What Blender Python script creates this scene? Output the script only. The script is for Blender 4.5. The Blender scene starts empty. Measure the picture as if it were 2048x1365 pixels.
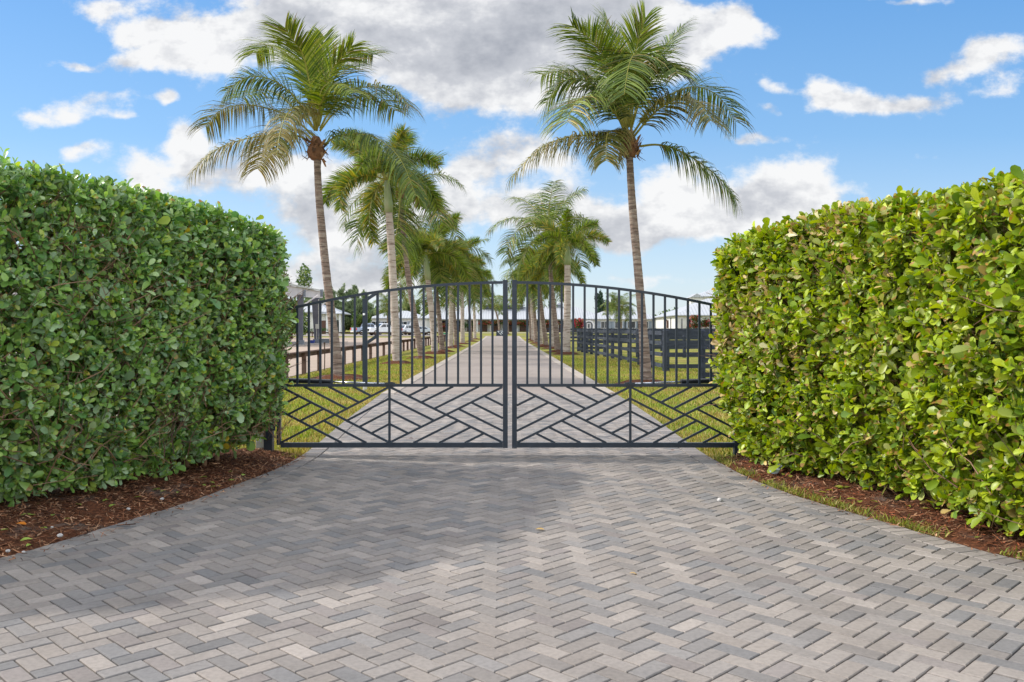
import bpy, bmesh, math, random
import numpy as np
from mathutils import Vector, Matrix, Quaternion
random.seed(7)
rng = np.random.default_rng(11)
scene = bpy.context.scene
COL = scene.collection
PI = math.pi
F, H0, VX, HY = 1760.0, 1.5, 1007.0, 657.0       # focal length in photo pixels, eye height, vanishing point


def lin(r, g, b):
    f = lambda c: (c / 255 / 12.92) if c / 255 <= 0.04045 else ((c / 255 + 0.055) / 1.055) ** 2.4
    return (f(r), f(g), f(b))


def W(px, py, Y):
    """point at depth Y seen at photo pixel px, py"""
    return Vector(((px - VX) / F * Y, Y, H0 + (HY - py) / F * Y))


def elev(y):
    return min(max((y - 105) * 0.0075, 0.0), 0.72)


# ------------------------------------------------------------------ materials
def nodes_of(m):
    m.use_nodes = True
    nt = m.node_tree
    nt.nodes.clear()
    return nt, nt.nodes.new


def link(nt, a, b):
    nt.links.new(a, b)


def mat(name, base, rough=0.6, metal=0.0, noise=None, noise2=None, bump=None, transl=0.0, spec=0.5, stretch=None, speck=None):
    """base: linear rgb or 'attr'. noise=(scale, amount, rgb2): blend to rgb2 by fBm. bump=(scale, strength, dist)."""
    m = bpy.data.materials.new(name)
    nt, N = nodes_of(m)
    out = N('ShaderNodeOutputMaterial')
    p = N('ShaderNodeBsdfPrincipled')
    p.inputs['Roughness'].default_value = rough
    p.inputs['Metallic'].default_value = metal
    p.inputs['Specular IOR Level'].default_value = spec
    tc = N('ShaderNodeTexCoord')
    vec = tc.outputs['Object']
    if stretch:
        mp = N('ShaderNodeMapping')
        mp.inputs['Scale'].default_value = stretch
        link(nt, vec, mp.inputs['Vector'])
        vec = mp.outputs['Vector']
    if base == 'attr':
        a = N('ShaderNodeAttribute')
        a.attribute_name = 'Col'
        col = a.outputs['Color']
    else:
        c = N('ShaderNodeRGB')
        c.outputs[0].default_value = (*base, 1)
        col = c.outputs[0]
    for nz in (noise, noise2):
        if not nz:
            continue
        sc, lo, hi, rgb = nz
        t = N('ShaderNodeTexNoise')
        t.inputs['Scale'].default_value = sc
        t.inputs['Detail'].default_value = 6
        t.inputs['Roughness'].default_value = 0.62
        link(nt, vec, t.inputs['Vector'])
        r = N('ShaderNodeMapRange')
        r.inputs['From Min'].default_value = lo
        r.inputs['From Max'].default_value = hi
        link(nt, t.outputs['Fac'], r.inputs['Value'])
        mx = N('ShaderNodeMix')
        mx.data_type = 'RGBA'
        link(nt, r.outputs['Result'], mx.inputs['Factor'])
        link(nt, col, mx.inputs['A'])
        if len(rgb) == 1:                            # multiply by a grey
            mu = N('ShaderNodeMix')
            mu.data_type = 'RGBA'
            mu.blend_type = 'MULTIPLY'
            mu.inputs['Factor'].default_value = 1
            link(nt, col, mu.inputs['A'])
            mu.inputs['B'].default_value = (rgb[0], rgb[0], rgb[0], 1)
            link(nt, mu.outputs['Result'], mx.inputs['B'])
        else:
            mx.inputs['B'].default_value = (*rgb, 1)
        col = mx.outputs['Result']
    link(nt, col, p.inputs['Base Color'])
    if bump:
        sc, st, ds = bump
        t = N('ShaderNodeTexNoise')
        t.inputs['Scale'].default_value = sc
        t.inputs['Detail'].default_value = 5
        link(nt, vec, t.inputs['Vector'])
        b = N('ShaderNodeBump')
        b.inputs['Strength'].default_value = st
        b.inputs['Distance'].default_value = ds
        link(nt, t.outputs['Fac'], b.inputs['Height'])
        link(nt, b.outputs['Normal'], p.inputs['Normal'])
    sh = p.outputs[0]
    if transl > 0:
        tr = N('ShaderNodeBsdfTranslucent')
        hs = N('ShaderNodeHueSaturation')
        hs.inputs['Saturation'].default_value = 1.15
        hs.inputs['Value'].default_value = 1.5
        link(nt, col, hs.inputs['Color'])
        link(nt, hs.outputs['Color'], tr.inputs['Color'])
        ms = N('ShaderNodeMixShader')
        ms.inputs[0].default_value = transl
        link(nt, sh, ms.inputs[1])
        link(nt, tr.outputs[0], ms.inputs[2])
        sh = ms.outputs[0]
    link(nt, sh, out.inputs['Surface'])
    return m


M = {}
M['paver'] = mat('paver_stone', 'attr', 0.85, noise=(38, 0.42, 0.72, (0.78,)), noise2=(1.5, 0.47, 0.70, (0.80,)), bump=(260, 0.35, 0.002), spec=0.3)
M['joint'] = mat('joint_sand', lin(40, 36, 34), 0.95, noise=(90, 0.4, 0.7, lin(58, 52, 48)), spec=0.1)
M['concrete'] = mat('driveway_concrete', lin(142, 132, 124), 0.85, noise=(0.35, 0.42, 0.68, lin(129, 119, 112)), noise2=(14, 0.5, 0.8, (0.86,)), bump=(60, 0.2, 0.003), spec=0.25)
M['curb'] = mat('curb_concrete', lin(162, 152, 141), 0.85, noise=(0.8, 0.45, 0.7, lin(146, 137, 127)), bump=(60, 0.2, 0.003), spec=0.25)
M['lawn'] = mat('lawn_ground', lin(118, 126, 52), 0.95, noise=(0.55, 0.42, 0.60, lin(152, 138, 76)), noise2=(9, 0.42, 0.75, (0.62,)), bump=(30, 0.6, 0.03), spec=0.1)
M['sand'] = mat('arena_sand', lin(166, 150, 136), 0.95, noise=(1.2, 0.4, 0.75, lin(150, 134, 120)), bump=(8, 0.35, 0.03), spec=0.1)
M['mulch'] = mat('bark_mulch_ground', lin(76, 48, 34), 0.95, noise=(22, 0.45, 0.7, lin(122, 76, 51)), noise2=(2.2, 0.55, 0.66, lin(96, 84, 76)), bump=(40, 0.8, 0.02), spec=0.1)
M['chip'] = mat('bark_chip', 'attr', 0.9, spec=0.15)
M['blade'] = mat('grass_blade', 'attr', 0.6, transl=0.3, spec=0.3)
M['leaf'] = mat('hedge_leaf', 'attr', 0.33, transl=0.25, spec=0.5)
M['leaf2'] = mat('hedge_leaf_sunny', 'attr', 0.42, transl=0.25, spec=0.5)
M['twig'] = mat('hedge_twig', 'attr', 0.85, spec=0.2)
M['frond'] = mat('palm_leaflet', 'attr', 0.5, transl=0.22, spec=0.22)
M['foliage'] = mat('tree_leaf', 'attr', 0.6, transl=0.2, spec=0.3)
M['husk'] = mat('palm_fibre', 'attr', 0.9, noise=(9, 0.4, 0.7, (0.55,)), bump=(25, 0.8, 0.02), spec=0.1)
M['shaft'] = mat('crownshaft_green', lin(126, 142, 92), 0.5, noise=(3, 0.45, 0.7, lin(150, 152, 118)), stretch=(1, 1, 0.25))
M['trunk'] = mat('palm_trunk', lin(138, 120, 108), 0.9, noise=(5, 0.42, 0.62, lin(90, 77, 70)), noise2=(3.0, 0.5, 0.66, lin(158, 146, 134)), bump=(7, 0.8, 0.03), stretch=(0.6, 0.6, 5.0), spec=0.15)
M['trunk_pale'] = mat('foxtail_trunk', lin(172, 160, 148), 0.85, noise=(4, 0.48, 0.62, lin(118, 102, 92)), noise2=(1.2, 0.5, 0.7, lin(188, 178, 166)), bump=(5, 0.6, 0.02), stretch=(0.5, 0.5, 4.0), spec=0.15)
M['bark'] = mat('tree_bark', lin(96, 80, 68), 0.95, noise=(6, 0.4, 0.7, lin(60, 50, 44)), bump=(12, 0.8, 0.03), stretch=(2, 2, 0.5), spec=0.1)
M['steel'] = mat('painted_gate_steel', lin(36, 46, 58), 0.42, noise=(14, 0.5, 0.8, lin(50, 60, 72)), noise2=(3, 0.6, 0.75, lin(28, 34, 42)), spec=0.5)
M['weld'] = mat('scuffed_weld', lin(78, 88, 98), 0.5, noise=(60, 0.4, 0.7, lin(40, 48, 58)))
M['rubber'] = mat('black_rubber', lin(24, 24, 26), 0.75, noise=(12, 0.4, 0.8, lin(40, 40, 42)))
M['opener'] = mat('opener_black_paint', lin(28, 32, 38), 0.35, noise=(10, 0.5, 0.8, lin(48, 52, 58)))
M['chrome'] = mat('polished_rod', lin(205, 208, 214), 0.22, metal=0.9, noise=(8, 0.5, 0.8, lin(170, 172, 178)))
M['fence'] = mat('black_fence_board', lin(44, 50, 60), 0.75, noise=(3, 0.42, 0.7, lin(66, 72, 84)), bump=(14, 0.4, 0.006), stretch=(0.6, 0.6, 3), spec=0.25)
M['timber'] = mat('brown_curb_timber', lin(104, 84, 76), 0.9, noise=(2.4, 0.42, 0.68, lin(72, 57, 52)), bump=(12, 0.5, 0.01), stretch=(1, 1, 3), spec=0.15)
M['white_wood'] = mat('white_painted_wood', lin(222, 222, 224), 0.6, noise=(5, 0.5, 0.75, lin(188, 188, 190)))
M['stucco'] = mat('white_stucco', lin(206, 205, 202), 0.85, noise=(1.2, 0.45, 0.75, lin(188, 187, 185)), bump=(30, 0.15, 0.01), spec=0.2)
M['siding'] = mat('pale_metal_siding', lin(206, 200, 200), 0.6, noise=(0.6, 0.45, 0.7, lin(186, 180, 182)), spec=0.3)
M['trim'] = mat('grey_trim', lin(120, 126, 134), 0.6, noise=(2, 0.45, 0.7, lin(102, 108, 116)))
M['glass'] = mat('dark_window_glass', lin(34, 40, 46), 0.12, noise=(0.7, 0.4, 0.7, lin(58, 66, 74)), spec=0.6)
M['shutter'] = mat('grey_shutter', lin(140, 150, 164), 0.6, noise=(3, 0.4, 0.7, lin(122, 132, 146)))
M['door'] = mat('brown_stall_door', lin(96, 66, 54), 0.7, noise=(3, 0.4, 0.7, lin(74, 50, 42)), stretch=(3, 3, 0.5))
M['darkopen'] = mat('dark_opening_fill', lin(40, 40, 44), 0.9, noise=(2, 0.4, 0.7, lin(58, 56, 58)))  # flat dark colour in place of the shade inside open stalls
M['galv'] = mat('arena_steel', lin(96, 98, 108), 0.55, noise=(2, 0.42, 0.7, lin(78, 78, 88)), spec=0.4)
M['conduit'] = mat('pale_conduit', lin(188, 186, 178), 0.5, noise=(5, 0.4, 0.7, lin(166, 164, 156)))
M['navy'] = mat('dark_sign_panel', lin(34, 44, 62), 0.5, noise=(5, 0.4, 0.7, lin(42, 54, 72)))
M['emblem'] = mat('white_emblem_paint', lin(232, 234, 238), 0.5, noise=(5, 0.5, 0.8, lin(214, 216, 220)))
M['white_car'] = mat('white_car_paint', lin(226, 228, 232), 0.22, noise=(1, 0.4, 0.7, lin(216, 218, 222)), spec=0.6)
M['blue_car'] = mat('silver_blue_car_paint', lin(150, 164, 186), 0.22, metal=0.2, noise=(1, 0.4, 0.7, lin(138, 152, 174)), spec=0.6)
M['grey_car'] = mat('pale_grey_car_paint', lin(186, 194, 200), 0.22, metal=0.2, noise=(1, 0.4, 0.7, lin(172, 180, 188)), spec=0.6)
M['red_lamp'] = mat('red_lamp_lens', lin(190, 24, 30), 0.25, noise=(4, 0.4, 0.7, lin(160, 18, 24)))
M['clear_lamp'] = mat('clear_lamp_lens', lin(214, 220, 226), 0.15, noise=(4, 0.4, 0.7, lin(190, 196, 204)))
M['green_plastic'] = mat('green_plastic', lin(40, 150, 90), 0.5, noise=(4, 0.4, 0.7, lin(34, 132, 80)))
M['blue_plastic'] = mat('blue_plastic', lin(52, 72, 150), 0.5, noise=(4, 0.4, 0.7, lin(42, 60, 130)))
M['stone'] = mat('white_pebble', lin(188, 184, 180), 0.85, noise=(30, 0.4, 0.7, lin(150, 146, 142)), bump=(60, 0.4, 0.004))
M['pale_plastic'] = mat('pale_blue_plastic', lin(160, 170, 182), 0.45, noise=(20, 0.45, 0.7, lin(138, 148, 160)))


def roof_mat(name, c1, c2, axis):
    m = bpy.data.materials.new(name)
    nt, N = nodes_of(m)
    out = N('ShaderNodeOutputMaterial')
    p = N('ShaderNodeBsdfPrincipled')
    p.inputs['Roughness'].default_value = 0.45
    p.inputs['Specular IOR Level'].default_value = 0.4
    tc = N('ShaderNodeTexCoord')
    wv = N('ShaderNodeTexWave')  # darker bands paint the slight shade along the roof seams
    wv.bands_direction = axis
    wv.inputs['Scale'].default_value = 0.55
    wv.inputs['Distortion'].default_value = 0
    link(nt, tc.outputs['Object'], wv.inputs['Vector'])
    r = N('ShaderNodeValToRGB')
    r.color_ramp.elements[0].position = 0.0
    r.color_ramp.elements[0].color = (*c2, 1)
    r.color_ramp.elements[1].position = 0.22
    r.color_ramp.elements[1].color = (*c1, 1)
    link(nt, wv.outputs['Fac'], r.inputs['Fac'])
    nz = N('ShaderNodeTexNoise')
    nz.inputs['Scale'].default_value = 0.4
    nz.inputs['Detail'].default_value = 5
    link(nt, tc.outputs['Object'], nz.inputs['Vector'])
    mx = N('ShaderNodeMix')
    mx.data_type = 'RGBA'
    mx.blend_type = 'MULTIPLY'
    link(nt, nz.outputs['Fac'], mx.inputs['Factor'])
    link(nt, r.outputs['Color'], mx.inputs['A'])
    mx.inputs['B'].default_value = (0.86, 0.86, 0.87, 1)
    link(nt, mx.outputs['Result'], p.inputs['Base Color'])
    link(nt, p.outputs[0], out.inputs['Surface'])
    return m


M['roof'] = roof_mat('standing_seam_roof', lin(170, 173, 176), lin(140, 144, 148), 'X')

# ------------------------------------------------------------------ mesh tools


class MB:
    def __init__(s):
        s.v, s.f, s.c = [], [], []

    def add(s, vs, fs, col=None):
        b = len(s.v)
        s.v.extend([tuple(x) for x in vs])
        for f in fs:
            s.f.append(tuple(i + b for i in f))
            s.c.append(col or (0.5, 0.5, 0.5))

    def box(s, x0, x1, y0, y1, z0, z1, col=None):
        vs = [(x, y, z) for z in (z0, z1) for y in (y0, y1) for x in (x0, x1)]
        s.add(vs, [(0, 2, 3, 1), (4, 5, 7, 6), (0, 1, 5, 4), (2, 6, 7, 3), (0, 4, 6, 2), (1, 3, 7, 5)], col)

    def bar(s, a, b, w, d, up=(0, 1, 0), col=None):
        """box from a to b, width w across (in the plane square to `up`), depth d along `up`"""
        a, b, up = Vector(a), Vector(b), Vector(up)
        t = (b - a).normalized()
        up = (up - t * up.dot(t)).normalized()
        sd = t.cross(up)
        vs = []
        for p in (a, b):
            for i, j in ((-1, -1), (1, -1), (1, 1), (-1, 1)):
                vs.append(p + sd * (i * w / 2) + up * (j * d / 2))
        s.add(vs, [(0, 1, 2, 3), (7, 6, 5, 4), (0, 4, 5, 1), (1, 5, 6, 2), (2, 6, 7, 3), (3, 7, 4, 0)], col)

    def tube(s, pts, rad, n=8, col=None, cap=True, lump=0):
        pts = [Vector(p) for p in pts]
        if not isinstance(rad, (list, tuple)):
            rad = [rad] * len(pts)
        b = len(s.v)
        u = None
        for i, p in enumerate(pts):
            t = (pts[min(i + 1, len(pts) - 1)] - pts[max(i - 1, 0)]).normalized()
            if u is None:
                u = t.orthogonal().normalized()
            else:
                u = (u - t * u.dot(t)).normalized()
            w = t.cross(u)
            for k in range(n):
                a = 2 * PI * k / n
                r = rad[i] * (1 + (random.uniform(-lump, lump) if lump else 0))
                s.v.append(tuple(p + u * (math.cos(a) * r) + w * (math.sin(a) * r)))
        for i in range(len(pts) - 1):
            for k in range(n):
                k2 = (k + 1) % n
                s.f.append((b + i * n + k, b + i * n + k2, b + (i + 1) * n + k2, b + (i + 1) * n + k))
                s.c.append(col or (0.5, 0.5, 0.5))
        if cap:
            s.f.append(tuple(b + k for k in range(n))[::-1])
            s.f.append(tuple(b + (len(pts) - 1) * n + k for k in range(n)))
            s.c += [col or (0.5, 0.5, 0.5)] * 2

    def prism(s, poly, y0, y1, col=None):
        """x-z outline extruded along y"""
        n = len(poly)
        vs = [(x, y0, z) for x, z in poly] + [(x, y1, z) for x, z in poly]
        fs = [tuple(range(n)), tuple(range(2 * n - 1, n - 1, -1))]
        for i in range(n):
            j = (i + 1) % n
            fs.append((i, i + n, j + n, j))
        s.add(vs, fs, col)

    def build(s, name, m, parent=None, smooth=False, bevel=0.0):
        me = bpy.data.meshes.new(name)
        me.from_pydata(s.v, [], s.f)
        if any(c != (0.5, 0.5, 0.5) for c in s.c[:1] + s.c[-1:]):
            at = me.attributes.new('Col', 'FLOAT_COLOR', 'FACE')
            arr = np.ones((len(s.c), 4), np.float32)
            arr[:, :3] = np.array(s.c, np.float32)
            at.data.foreach_set('color', arr.ravel())
        me.materials.append(m)
        if bevel or True:
            bm = bmesh.new()
            bm.from_mesh(me)
            bmesh.ops.recalc_face_normals(bm, faces=bm.faces) if len(bm.faces) < 4000 else None
            if bevel:
                bmesh.ops.bevel(bm, geom=list(bm.edges), offset=bevel, segments=2, affect='EDGES', clamp_overlap=True)
            bm.to_mesh(me)
            bm.free()
        if smooth:
            me.polygons.foreach_set('use_smooth', np.ones(len(me.polygons), bool))
        return put(name, me, parent)


def put(name, me, parent=None):
    o = bpy.data.objects.new(name, me)
    COL.objects.link(o)
    if parent is not None:
        o.parent = parent
        if parent.type == 'EMPTY' and parent.parent is None:
            pass
    return o


def np_mesh(name, V, loops, counts, cols, m, parent=None, smooth=False):
    me = bpy.data.meshes.new(name)
    nv, nl, nf = len(V), len(loops), len(counts)
    me.vertices.add(nv)
    me.vertices.foreach_set('co', np.ascontiguousarray(V, np.float32).ravel())
    me.loops.add(nl)
    me.loops.foreach_set('vertex_index', np.ascontiguousarray(loops, np.int32))
    me.polygons.add(nf)
    st = np.zeros(nf, np.int32)
    st[1:] = np.cumsum(counts)[:-1]
    me.polygons.foreach_set('loop_start', st)
    if smooth:
        me.polygons.foreach_set('use_smooth', np.ones(nf, bool))
    me.update(calc_edges=True)
    if cols is not None:
        at = me.attributes.new('Col', 'FLOAT_COLOR', 'FACE')
        arr = np.ones((nf, 4), np.float32)
        arr[:, :3] = cols
        at.data.foreach_set('color', arr.ravel())
    me.materials.append(m)
    me.validate()
    return put(name, me, parent)


def thing(name, label, cat, loc=(0, 0, 0), rz=0.0, group=None):
    o = bpy.data.objects.new(name, None)
    COL.objects.link(o)
    o.empty_display_size = 0.2
    o.location = loc
    o.rotation_euler = (0, 0, rz)
    return tag(o, label, cat, group)


def tag(o, label, cat, group=None):
    o['label'], o['category'] = label, cat
    if group:
        o['group'] = group
    return o


def struct(o, kind='structure'):
    o['kind'] = kind
    return o


def unit(a):
    return a / np.maximum(np.linalg.norm(a, axis=-1, keepdims=True), 1e-9)


def hide_under(o, parent):
    """parent keeping o's own coordinates (o was built in world space)"""
    o.parent = parent
    o.matrix_parent_inverse = Matrix.LocRotScale(parent.location, parent.rotation_euler, parent.scale).inverted()
    return o


# ------------------------------------------------------------------ ground and paving
def resample(pl, step):
    pl = np.array(pl, float)
    d = np.r_[0, np.cumsum(np.linalg.norm(np.diff(pl, axis=0), axis=1))]
    n = max(2, int(round(d[-1] / step)) + 1)
    t = np.linspace(0, d[-1], n)
    return np.c_[np.interp(t, d, pl[:, 0]), np.interp(t, d, pl[:, 1])]


def smooth_line(pl, it=3):
    pl = np.array(pl, float)
    for _ in range(it):                       # Chaikin corner cutting
        q = [pl[0]]
        for a, b in zip(pl[:-1], pl[1:]):
            q += [a * 0.75 + b * 0.25, a * 0.25 + b * 0.75]
        q.append(pl[-1])
        pl = np.array(q)
    return pl


Z_END = 20.1
L_EDGE = smooth_line([(-9.0, 5.50), (-4.4, 5.52), (-3.35, 5.62), (-3.16, 6.05), (-2.98, 6.75), (-2.74, 7.5), (-2.60, 8.3), (-2.44, 9.2), (-2.37, 10.2), (-2.43, 11.6), (-2.60, 14.5), (-2.80, Z_END)], 2)
R_EDGE = smooth_line([(9.0, 4.1), (4.9, 4.3), (3.9, 4.95), (3.34, 5.65), (3.10, 6.35), (2.95, 6.85), (2.76, 7.4), (2.58, 8.05), (2.46, 8.8), (2.42, 9.8), (2.40, 10.7), (2.46, 12.5), (2.56, 16.0), (2.58, Z_END)], 2)


def offset(pl, d):
    t = np.gradient(pl, axis=0)
    t /= np.linalg.norm(t, axis=1, keepdims=True)
    return pl + np.c_[t[:, 1], -t[:, 0]] * d


L_IN = offset(L_EDGE, 0.212)      # travelling away from the camera the driveway is on the right of L_EDGE
R_IN = offset(R_EDGE, -0.212)


def nearest_seg(pl, p):
    a, b = pl[:-1], pl[1:]
    ab = b - a
    t = np.clip(((p - a) * ab).sum(1) / (ab * ab).sum(1), 0, 1)
    q = a + ab * t[:, None]
    i = np.argmin(((p - q) ** 2).sum(1))
    n = np.array([ab[i, 1], -ab[i, 0]])
    return a[i], n / np.linalg.norm(n)


def clip(poly, a, n):
    out = []
    m = len(poly)
    for i in range(m):
        p, q = poly[i], poly[(i + 1) % m]
        dp, dq = np.dot(p - a, n), np.dot(q - a, n)
        if dp >= 0:
            out.append(p)
        if (dp > 0) != (dq > 0) and abs(dp - dq) > 1e-9:
            out.append(p + (q - p) * (dp / (dp - dq)))
    return out


PAVER_COLS = np.array([lin(142, 134, 127), lin(137, 130, 124), lin(132, 126, 121), lin(126, 122, 119), lin(117, 115, 114), lin(149, 141, 134), lin(128, 121, 117)])
PAVER_P = [0.17, 0.2, 0.2, 0.16, 0.1, 0.09, 0.08]
pv = MB()


def paver(poly):
    poly = [np.asarray(p, float) for p in poly]
    if len(poly) < 3:
        return
    P = np.array(poly)
    c = P.mean(0)
    area = 0.5 * abs(np.dot(P[:, 0], np.roll(P[:, 1], 1)) - np.dot(P[:, 1], np.roll(P[:, 0], 1)))
    if area < 0.0012:
        return
    # inset each edge by the joint
    def inset(P, d):
        n = len(P)
        s = 0.5 * (np.dot(P[:, 0], np.roll(P[:, 1], -1)) - np.dot(P[:, 1], np.roll(P[:, 0], -1)))
        sg = 1 if s > 0 else -1
        Q = []
        for i in range(n):
            e1 = P[i] - P[i - 1]
            e2 = P[(i + 1) % n] - P[i]
            l1, l2 = np.linalg.norm(e1), np.linalg.norm(e2)
            if l1 < 1e-5 or l2 < 1e-5:
                return None
            n1 = np.array([-e1[1], e1[0]]) / l1 * sg
            n2 = np.array([-e2[1], e2[0]]) / l2 * sg
            k = 1 + np.dot(n1, n2)
            if k < 0.15:
                return P * (1 - d * 8) + P.mean(0) * d * 8
            Q.append(P[i] + (n1 + n2) / k * d)
        return np.array(Q)
    A = inset(P, 0.0037)
    if A is None:
        return
    B = inset(A, 0.0042)
    if B is None:
        return
    n = len(A)
    z = random.gauss(0, 0.0011)
    tx, ty = random.gauss(0, 0.006), random.gauss(0, 0.006)
    zt = [z + (p[0] - c[0]) * tx + (p[1] - c[1]) * ty for p in B]
    za = [z - 0.0042 + (p[0] - c[0]) * tx + (p[1] - c[1]) * ty for p in A]
    vs = [(p[0], p[1], h) for p, h in zip(B, zt)] + [(p[0], p[1], h) for p, h in zip(A, za)] + [(p[0], p[1], -0.038) for p in A]
    fs = [tuple(range(n))]
    for i in range(n):
        j = (i + 1) % n
        fs += [(i, i + n, j + n, j), (i + n, i + 2 * n, j + 2 * n, j + n)]
    k = PAVER_COLS[rng.choice(len(PAVER_COLS), p=PAVER_P)] * random.uniform(0.86, 1.12)
    pv.add(vs, fs, tuple(k))


U = 0.1025
s2 = U / math.sqrt(2)
dirs = lambda u, v: np.array([(u - v) * s2 + 0.03, (u + v) * s2])
for sm in range(int(2.6 / s2), int(Z_END / s2) + 2):
    for df in range(-int(5.5 / s2), int(5.5 / s2)):
        if (sm + df) % 2:
            continue
        a, b = (sm + df) // 2, (sm - df) // 2
        k = (a - b) % 4
        if k == 0:
            r = [(a, b), (a + 2, b), (a + 2, b + 1), (a, b + 1)]
        elif k == 2:
            r = [(a, b - 1), (a + 1, b - 1), (a + 1, b + 1), (a, b + 1)]
        else:
            continue
        poly = [dirs(*q) for q in r]
        c = sum(poly) / 4
        if abs(c[0]) > 5.4 or c[1] < 2.7:
            continue
        a0, n0 = nearest_seg(L_IN, c)
        d0 = np.dot(c - a0, n0)
        a1, n1 = nearest_seg(R_IN, c)
        d1 = np.dot(c - a1, -n1)
        if d0 < -0.16 or d1 < -0.16:
            continue
        if d0 < 0.16:
            poly = clip(poly, a0, n0)
        if d1 < 0.16 and poly:
            poly = clip(poly, a1, -n1)
        if c[1] > Z_END - 0.4:
            poly = clip(poly, np.array([0, Z_END - 0.21]), np.array([0, -1.0])) if poly else poly
        paver(poly)
for pl, sg in ((L_EDGE, 1), (R_EDGE, -1)):      # soldier course along both edges
    q = resample(pl, U)
    qi = offset(q, 0.208 * sg)
    for i in range(len(q) - 1):
        if abs(q[i][0]) > 5.4:
            continue
        paver([q[i], q[i + 1], qi[i + 1], qi[i]])
n = int(4.9 / U)
for i in range(n):
    x = -2.58 + i * (4.94 / n)
    paver([(x, Z_END - 0.205), (x + 4.94 / n, Z_END - 0.205), (x + 4.94 / n, Z_END), (x, Z_END)])
drive = struct(pv.build('driveway', M['paver']))

js = MB()
lp = resample(L_EDGE, 0.3)
rp = resample(R_EDGE, 0.3)
poly = [(x, y, -0.024) for x, y in lp] + [(x, y, -0.024) for x, y in rp[::-1]] + [(9.0, 1.5, -0.024), (-9.0, 1.5, -0.024)]
js.add(poly, [tuple(range(len(poly)))])
struct(js.build('paver_joints', M['joint']))

# the far concrete drive with its curbs, the cross lane, the parking pad
YS = [Z_END, 30, 45, 60, 80, 105, 112, 120, 128, 138]


def strip(x0, x1, ys, dz, m, name, thick=0.0):
    b = MB()
    xx0 = x0 if callable(x0) else (lambda y: x0)
    xx1 = x1 if callable(x1) else (lambda y: x1)
    vs = []
    for y in ys:
        e = elev(y) + dz
        vs += [(xx0(y), y, e), (xx1(y), y, e)]
    fs = [(2 * i, 2 * i + 1, 2 * i + 3, 2 * i + 2) for i in range(len(ys) - 1)]
    if thick:
        n0 = len(vs)
        for y in ys:
            e = elev(y) - 0.03
            vs += [(xx0(y), y, e), (xx1(y), y, e)]
        for i in range(len(ys) - 1):
            fs += [(2 * i, 2 * i + 2, n0 + 2 * i + 2, n0 + 2 * i), (2 * i + 1, n0 + 2 * i + 1, n0 + 2 * i + 3, 2 * i + 3)]
        fs += [(0, n0, n0 + 1, 1)]
    b.add(vs, fs)
    return struct(b.build(name, m))


xl = lambda y: -2.80 + (y - Z_END) * 0.0003
xr = lambda y: 2.58 - (y - Z_END) * 0.0008
strip(lambda y: xl(y) + 0.30, lambda y: xr(y) - 0.30, YS, -0.002, M['concrete'], 'road')
strip(xl, lambda y: xl(y) + 0.30, YS, 0.012, M['curb'], 'kerb_left', 1)
strip(lambda y: xr(y) - 0.30, xr, YS, 0.012, M['curb'], 'kerb_right', 1)
strip(-42, 30, [138, 141], 0.004, M['concrete'], 'cross_lane')
strip(-42, -12, [141, 160], 0.008, M['concrete'], 'parking_pad')
strip(-40, 34, [176, 184], 0.006, M['curb'], 'barn_apron')

gx = [-1500, -300, -80, -40, -20, -10, -6.6, -4, 0, 4, 8, 14, 20, 28, 34, 60, 300, 1500]
gy = [-60, 0, 6, 12, 20, 30, 45, 60, 80, 105, 112, 120, 128, 138, 150, 165, 185, 201, 260, 500, 1500, 4000]
b = MB()


def ground_z(x, y):
    z = elev(y) - 0.035
    if y > 140:
        z += 0.75 * min(max((x - 26) / 6, 0), 1) * min(max((y - 140) / 14, 0), 1)
    return z


vs = [(x, y, ground_z(x, y)) for y in gy for x in gx]
nx = len(gx)
b.add(vs, [(j * nx + i, j * nx + i + 1, (j + 1) * nx + i + 1, (j + 1) * nx + i) for j in range(len(gy) - 1) for i in range(nx - 1)])
struct(b.build('lawn', M['lawn']))
b = MB()
sy = [14, 40, 80, 105, 118, 127.5]
b.add([(x, y, elev(y) - 0.020) for y in sy for x in (-90, -6.72)], [(2 * i, 2 * i + 1, 2 * i + 3, 2 * i + 2) for i in range(len(sy) - 1)])
struct(b.build('arena_sand', M['sand']))
b = MB()                                   # the street the camera stands on
b.box(-60, 60, -14, 2.75, -0.05, -0.018)
struct(b.build('street', M['concrete']))


def bed(edge, back, name, rows=14):
    """mulch bed between a driveway edge and a line behind the hedge"""
    e = resample(edge, 0.12)
    k = resample(back, 0.12)
    n = len(e)
    t = np.linspace(0, 1, n)
    kk = np.c_[np.interp(t, np.linspace(0, 1, len(k)), k[:, 0]), np.interp(t, np.linspace(0, 1, len(k)), k[:, 1])]
    vs, fs = [], []
    for i in range(n):
        for j in range(rows):
            f = j / (rows - 1)
            p = e[i] * (1 - f) + kk[i] * f
            z = -0.012 + 0.075 * min(1, f * 3.2) + (random.gauss(0, 0.008) if 0 < j else 0)
            vs.append((p[0], p[1], z))
    for i in range(n - 1):
        for j in range(rows - 1):
            a = i * rows + j
            fs.append((a, a + 1, a + rows + 1, a + rows))
    b = MB()
    b.add(vs, fs)
    o = b.build(name, M['mulch'], smooth=True)
    struct(o)
    return e, kk


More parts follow.
